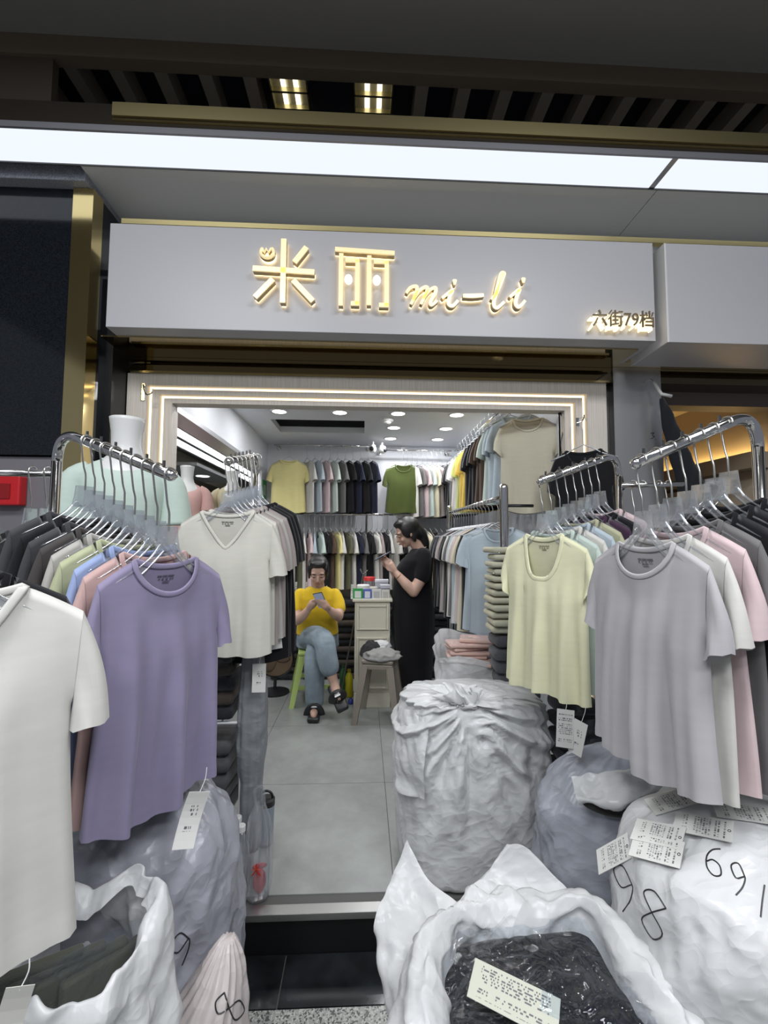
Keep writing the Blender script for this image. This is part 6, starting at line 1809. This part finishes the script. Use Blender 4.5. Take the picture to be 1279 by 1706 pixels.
price_tag('curled white tag hanging under the purple t-shirt', (-0.362, 1.05, 0.835), 0.55, 0.046, 0.115, (0.10, 0.28), mat=TAGLOGO, string=0.05, bend=0.012)
price_tag('white tag with a bar code hanging under the pale yellow shirt', (0.682, 1.50, 0.835), -0.25, 0.055, 0.125, (0, 0.05), string=0.06)
price_tag('edge-on cream tag to the right of the bar code tag', (0.722, 1.475, 0.805), -0.9, 0.045, 0.115, (0, 0.22), mat=TAGLOGO, string=0.07)
price_tag('twisted tag strip hanging at the bottom left corner', (-0.485, 0.70, 0.76), 0.4, 0.035, 0.14, (0, 0.25), mat=pbr('plain_tag', (0.55, 0.54, 0.50), 0.5), string=0.03, bend=0.02)

# tags lying on the huge white sack and the label on the black packet
def lay_card(label, target, ray_to, spin, w, h, mat=None, lift=0.004, group=None):
    bpy.context.view_layer.update()
    bm = bmesh.new(); bm.from_mesh(target.data); bm.transform(target.matrix_world); tree = BVHTree.FromBMesh(bm); bm.free()
    src = Vector((0.3, 0.1, 1.5)); d = (Vector(ray_to) - src).normalized()
    hit = tree.ray_cast(src, d, 3.0)
    if hit[0] is None: return
    # average the surface normal over a few neighbours so that the card lies across the creases
    n = Vector((0, 0, 0))
    for dx in (-0.04, 0, 0.04):
        for dz in (-0.04, 0, 0.04):
            h2 = tree.ray_cast(src, (Vector(ray_to) + Vector((dx, 0, dz)) - src).normalized(), 3.0)
            if h2[1] is not None: n += h2[1] if h2[1].dot(d) < 0 else -h2[1]
    n.normalize()
    up = Vector((0, 0, 1)); up = (up - n * up.dot(n)).normalized()
    up = Matrix.Rotation(spin, 3, n) @ up
    x = up.cross(n).normalized() * -1
    y = -n
    m = Matrix((x, y, up)).transposed().to_4x4()
    t = thing('price_tag', label, 'price tag', (0, 0, 0), 0, group)
    t.matrix_world = Matrix.Translation(hit[0] + n * lift) @ m
    bm = B(); add_box(bm, -w / 2, w / 2, -0.0006, 0.0006, -h / 2, h / 2)
    obj('card', bm, mat or TAGPRINT, t)
    obj('eyelet', add_tube(B(), [(0.003 * math.cos(a), -0.001, h * 0.44 + 0.003 * math.sin(a)) for a in [i * 2 * PI / 8 for i in range(9)]], 0.0008, 4), BLACK_PLASTIC, t)
    return t
GT = 'printed tags lying on the huge white sack'
for lab, to, sp in (('leftmost printed tag lying on the huge white sack', (0.575, 0.95, 0.775), -0.55), ('second printed tag from the left on the huge white sack', (0.655, 0.95, 0.80), -0.95), ('lower tag tucked under the second one on the huge white sack', (0.645, 0.95, 0.765), -1.05), ('third printed tag from the left on the huge white sack', (0.745, 0.95, 0.805), -0.95), ('rightmost printed tag on the huge white sack at the picture edge', (0.835, 0.95, 0.835), -0.9), ('half hidden tag at the top of the huge white sack under the shirts', (0.70, 0.95, 0.875), -0.2)):
    lay_card(lab, bodyR, to, sp, 0.060, 0.115, lift=0.005 + 0.002 * ('second' in lab) + 0.004 * ('third' in lab), group=GT)

# label on the topmost black packet
lt = thing('price_tag', 'cream product label lying on the black packet in the front sack', 'price tag', (0.305, 0.93, 0.492), 0.0)
lt.rotation_euler = (math.radians(-74), math.radians(4), math.radians(-28))
obj('card', add_box(B(), -0.085, 0.085, -0.0006, 0.0006, -0.035, 0.035), print_mat('cream_label_print', paper=(0.50, 0.51, 0.43), rows=14, cols=64), lt)
obj('corner_film', add_box(B(), 0.05, 0.088, -0.002, -0.0015, 0.0, 0.036), FILM, lt)

# --- shelf of film-wrapped stock left of the aisle into the shop
sh = thing('metal_shelf', 'low white wire shelf behind the left sacks', 'shelf', (-0.70, 2.10, 0))
WW = pbr('white_shelf_metal', (0.62, 0.62, 0.62), 0.4)
for x in (-0.19, 0.19):
    for y in (-0.13, 0.13):
        obj('post', add_tube(B(), [(x, y, 0), (x, y, 0.62)], 0.009, 8), WW, sh)
for z in (0.20, 0.62):
    for y in (-0.13, 0.13): obj('rail', add_tube(B(), [(-0.19, y, z), (0.19, y, z)], 0.007, 6), WW, sh)
    for k in range(6): obj('wire', add_tube(B(), [(-0.17 + 0.068 * k, -0.13, z + 0.004), (-0.17 + 0.068 * k, 0.13, z + 0.004)], 0.003, 5), WW, sh)
obj('brace', add_tube(B(), [(0.19, -0.13, 0.20), (0.06, -0.13, 0.02)], 0.007, 6), WW, sh)
CRE = [cloth('stock_cream', (0.46, 0.44, 0.32)), cloth('stock_pale', (0.50, 0.50, 0.42)), cloth('stock_sand', (0.42, 0.38, 0.26))]
packet_pile(-0.88, -0.54, 2.08, 1, 5, 'dark film-wrapped stock on the low white shelf', 'stock on the low shelf', 0.30, 0.055, 0.634, d=0.24)
packet_pile(-0.88, -0.54, 2.08, 1, 5, 'grey film-wrapped stock on the lower shelf board', 'stock on the lower board', 0.30, 0.06, 0.214, [DARKPACK[1], DARKPACK[0]], d=0.24)
# tall grey garment cover hanging at the shelf's corner
gc = thing('garment_cover', 'tall grey translucent garment cover standing by the shelf corner', 'garment cover', (-0.475, 1.995, 0.0))
prof = [(0, 0.10, 0.03, 0.03, 0, 0, 0.1), (0.06, 0.12, 0.045, 0.045, 0, 0, 0.08), (0.35, 0.40, 0.05, 0.05, 0.0, 0, 0.06), (0.6, 0.60, 0.062, 0.055, 0.002, 0, 0.05), (0.85, 0.82, 0.05, 0.05, 0, 0, 0.05), (1, 0.95, 0.035, 0.03, 0, 0, 0.08)]
obj('cover', sack_mesh(prof, 81, nu=64, nv=70, k=11, wr=0.006, sq=2.2, lump=0.05), poly('grey_film_cover', (0.30, 0.32, 0.34), rough=0.25), gc, smooth=True)
obj('foot_ring', add_lathe(B(), [(0.04, 0.0), (0.04, 0.10), (0.03, 0.115)], 18), WW, gc)
cup = thing('tumbler', 'grey tumbler with a black looped lid on the floor', 'cup', (-0.44, 2.16, 0))
obj('body', add_lathe(B(), [(0.030, 0), (0.034, 0.02), (0.038, 0.17), (0.038, 0.175)], 20), pbr('steel_blue_cup', (0.28, 0.32, 0.38), 0.3, metal=0.3), cup, smooth=True)
obj('lid', add_lathe(B(), [(0.039, 0.176), (0.039, 0.20), (0.03, 0.206)], 20), BLACK_PLASTIC, cup)
obj('loop', add_tube(B(), [(0.028 * math.cos(a), 0, 0.206 + 0.03 * math.sin(a)) for a in [i * PI / 10 for i in range(11)]], 0.006, 6), BLACK_PLASTIC, cup, smooth=True)
WB = clear_plastic('bottle_plastic', gloss=0.12, haze=0.12)
for i, (x, y) in enumerate(((-0.500, 1.90), (-0.470, 1.845))):
    b_ = thing('water_bottle', ('rear' if i == 0 else 'front') + ' clear bottle with a white cap by the step', 'bottle', (x, y, 0.0), 0, 'clear bottles by the step')
    obj('body', add_lathe(B(), [(0.028, 0), (0.031, 0.012), (0.031, 0.06), (0.029, 0.075), (0.031, 0.09), (0.031, 0.20), (0.014, 0.245), (0.013, 0.255)], 18), WB, b_, smooth=True)
    obj('cap', add_lathe(B(), [(0.0155, 0.256), (0.0155, 0.276), (0.013, 0.279)], 16), WHITE_PLASTIC, b_)
# clear carrier bag with red print and a red packet in it
cbg = thing('carrier_bag', 'clear carrier bag with red print standing on the step edge', 'bag', (-0.405, 1.86, 0.0))
prof = [(0, 0.004, 0.03, 0.03, 0, 0, 0.05), (0.08, 0.02, 0.045, 0.045, 0, 0, 0.05), (0.45, 0.16, 0.052, 0.05, 0, 0, 0.08), (0.75, 0.27, 0.045, 0.04, 0, 0, 0.12), (1, 0.35, 0.02, 0.02, 0, 0, 0.2)]
bgb = obj('film', sack_mesh(prof, 91, nu=60, nv=50, k=9, wr=0.008, sq=2.2, lump=0.08, closed_top=False), clear_plastic('carrier_film', gloss=0.07, haze=0.14, rough=0.12), cbg, smooth=True)
RED = pbr('red_packet', (0.45, 0.01, 0.04), 0.3)
obj('handle', add_tube(B(), catmull([(-0.015, 0, 0.34), (-0.02, 0, 0.40), (0.01, 0, 0.41), (0.018, 0, 0.34)], 5), 0.006, 6, flat=(1, 0.3)), M['carrier_film'], cbg)
bpy.context.view_layer.update()
RP = pbr('red_print', (0.50, 0.05, 0.02), 0.4)
for s in ([(0.0, 0.5), (0.5, 0.55), (1, 0.5)], [(0.5, 1.0), (0.45, 0.5), (0.05, 0.05)], [(0.5, 0.6), (0.7, 0.3), (1.0, 0.05)], [(0.15, 0.85), (0.3, 0.7), (0.4, 0.65)], [(0.85, 0.85), (0.75, 0.75), (0.6, 0.65)]):
    P = [Vector((0.0 + 0.034 * a - 0.012, -0.058, 0.115 + 0.045 * b)) for a, b in s]
    obj('red_print', add_tube(B(), catmull(P, 4), 0.0028, 5, flat=(1, 0.4)), RP, cbg)
rp = thing('snack_packet', 'red packet inside the clear carrier bag', 'packet', (-0.400, 1.86, 0.006), 0.3)
bm = B(); add_ellipsoid(bm, (0, 0, 0.05), (0.026, 0.016, 0.048)); obj('pouch', bm, RED, rp, smooth=True)
bm = B(); add_ellipsoid(bm, (0, 0, 0.105), (0.028, 0.004, 0.012)); obj('seal', bm, pbr('red_seal', (0.55, 0.08, 0.12), 0.35), rp, smooth=True)

# --- stock behind the centre sack and beside the blue-grey one
packet_pile(0.67, 0.91, 2.335, 1, 14, 'grey film-wrapped stock behind the yellow shirt', 'stack behind the yellow shirt', 0.23, 0.062, 0.0, [DARKPACK[1], DARKPACK[0], CRE[1]], d=0.16)
packet_pile(0.67, 0.91, 2.335, 1, 12, 'cream folded stock atop the stack behind the yellow shirt', 'cream stock on the stack', 0.25, 0.033, 0.928, CRE, d=0.17)
packet_pile(0.79, 1.00, 1.88, 1, 12, 'silvery film-wrapped stock beside the tall tied sack', 'stock beside the tall sack', 0.19, 0.058, 0.0, [DARKPACK[0], cloth('stock_slate', (0.10, 0.12, 0.13)), DARKPACK[3]], d=0.15)

# --- dark garments hung at the right of the door
shirt('black', C_['black'], (1.21, 2.38, 1.90), math.radians(-25), 'black garment hung between the beige shirt and the yellow rack', 'crew', 3, None, W=0.30, L=0.42, T=0.014, fold=0.008)
mini_hanger((1.21, 2.38, 1.903), math.radians(-25), 'wire hanger of the black garment beside the beige shirt', None)
hk2 = thing('wall_hook', 'small hook on the right jamb holding a black garment', 'hook', (1.21, 2.44, 2.07))
obj('plate', add_box(B(), -0.01, 0.01, -0.004, 0, -0.02, 0.03, 0.002), CHROME, hk2)
obj('prong', add_tube(B(), catmull([(0, -0.004, 0), (0, -0.05, -0.005), (0, -0.075, 0.01), (0, -0.078, 0.025)], 4), 0.004, 6), CHROME, hk2)
jk = thing('folded_umbrella', 'long black folded umbrella-like bundle tied to the steel column', 'bundle', (1.66, 2.37, 2.20))
bm = B()
pth = catmull([(0.0, 0, 0.0), (0.02, -0.01, -0.10), (0.07, -0.02, -0.30), (0.13, -0.03, -0.50), (0.19, -0.03, -0.66)], 6)
add_tube(bm, pth, [0.012 + 0.085 * (i / (len(pth) - 1)) ** 0.9 for i in range(len(pth))], 20, flat=(1.0, 0.35))
for v in bm.verts:
    v.co += Vector((0, 0.006 * tri(90 * v.co.x - 22 * v.co.z), 0))
obj('cloth', bm, cloth('bundle_black', (0.012, 0.013, 0.017)), jk, smooth=True)
obj('tie', add_tube(B(), [(-0.03, 0.02, 0.10), (-0.01, -0.012, 0.02), (0.05, -0.01, 0.01)], 0.010, 8), pbr('white_tie', (0.6, 0.6, 0.58), 0.6), jk, smooth=True)
obj('hook', add_tube(B(), catmull([(-0.04, 0.075, 0.12), (-0.04, 0.03, 0.12), (-0.035, 0.015, 0.10)], 4), 0.004, 6), CHROME, jk)
# black cable hanging in front of the beige shirt
cbw = thing('cable', 'thin black cable hanging in front of the beige shirt', 'cable', (1.13, 2.545, 1.60))
obj('wire', add_tube(B(), catmull([(0.03, 0, 0.56), (0.045, -0.01, 0.48), (0.02, -0.02, 0.36), (0.035, -0.02, 0.22), (0.02, -0.02, 0.05), (0.0, -0.01, -0.05)], 6), 0.0028, 6), BLACK_PLASTIC, cbw, smooth=True)
obj('clip', add_box(B(), 0.02, 0.04, -0.004, 0.012, 0.55, 0.57, 0.002), BLACK_PLASTIC, cbw)
# pencilled marks on the steel column
mk = thing('column_mark', 'small black handwritten mark on the steel column', 'mark', (1.655, 2.449, 2.0))
obj('stroke', add_tube(B(), catmull([(-0.012, -0.001, 0.02), (0.008, -0.001, 0.024), (-0.002, -0.001, 0.010), (0.010, -0.001, 0.0), (-0.012, -0.001, -0.012)], 5), 0.0016, 4), INK, mk)
obj('dot', add_tube(B(), [(0.016, -0.001, -0.012), (0.018, -0.001, -0.014)], 0.0014, 4), INK, mk)
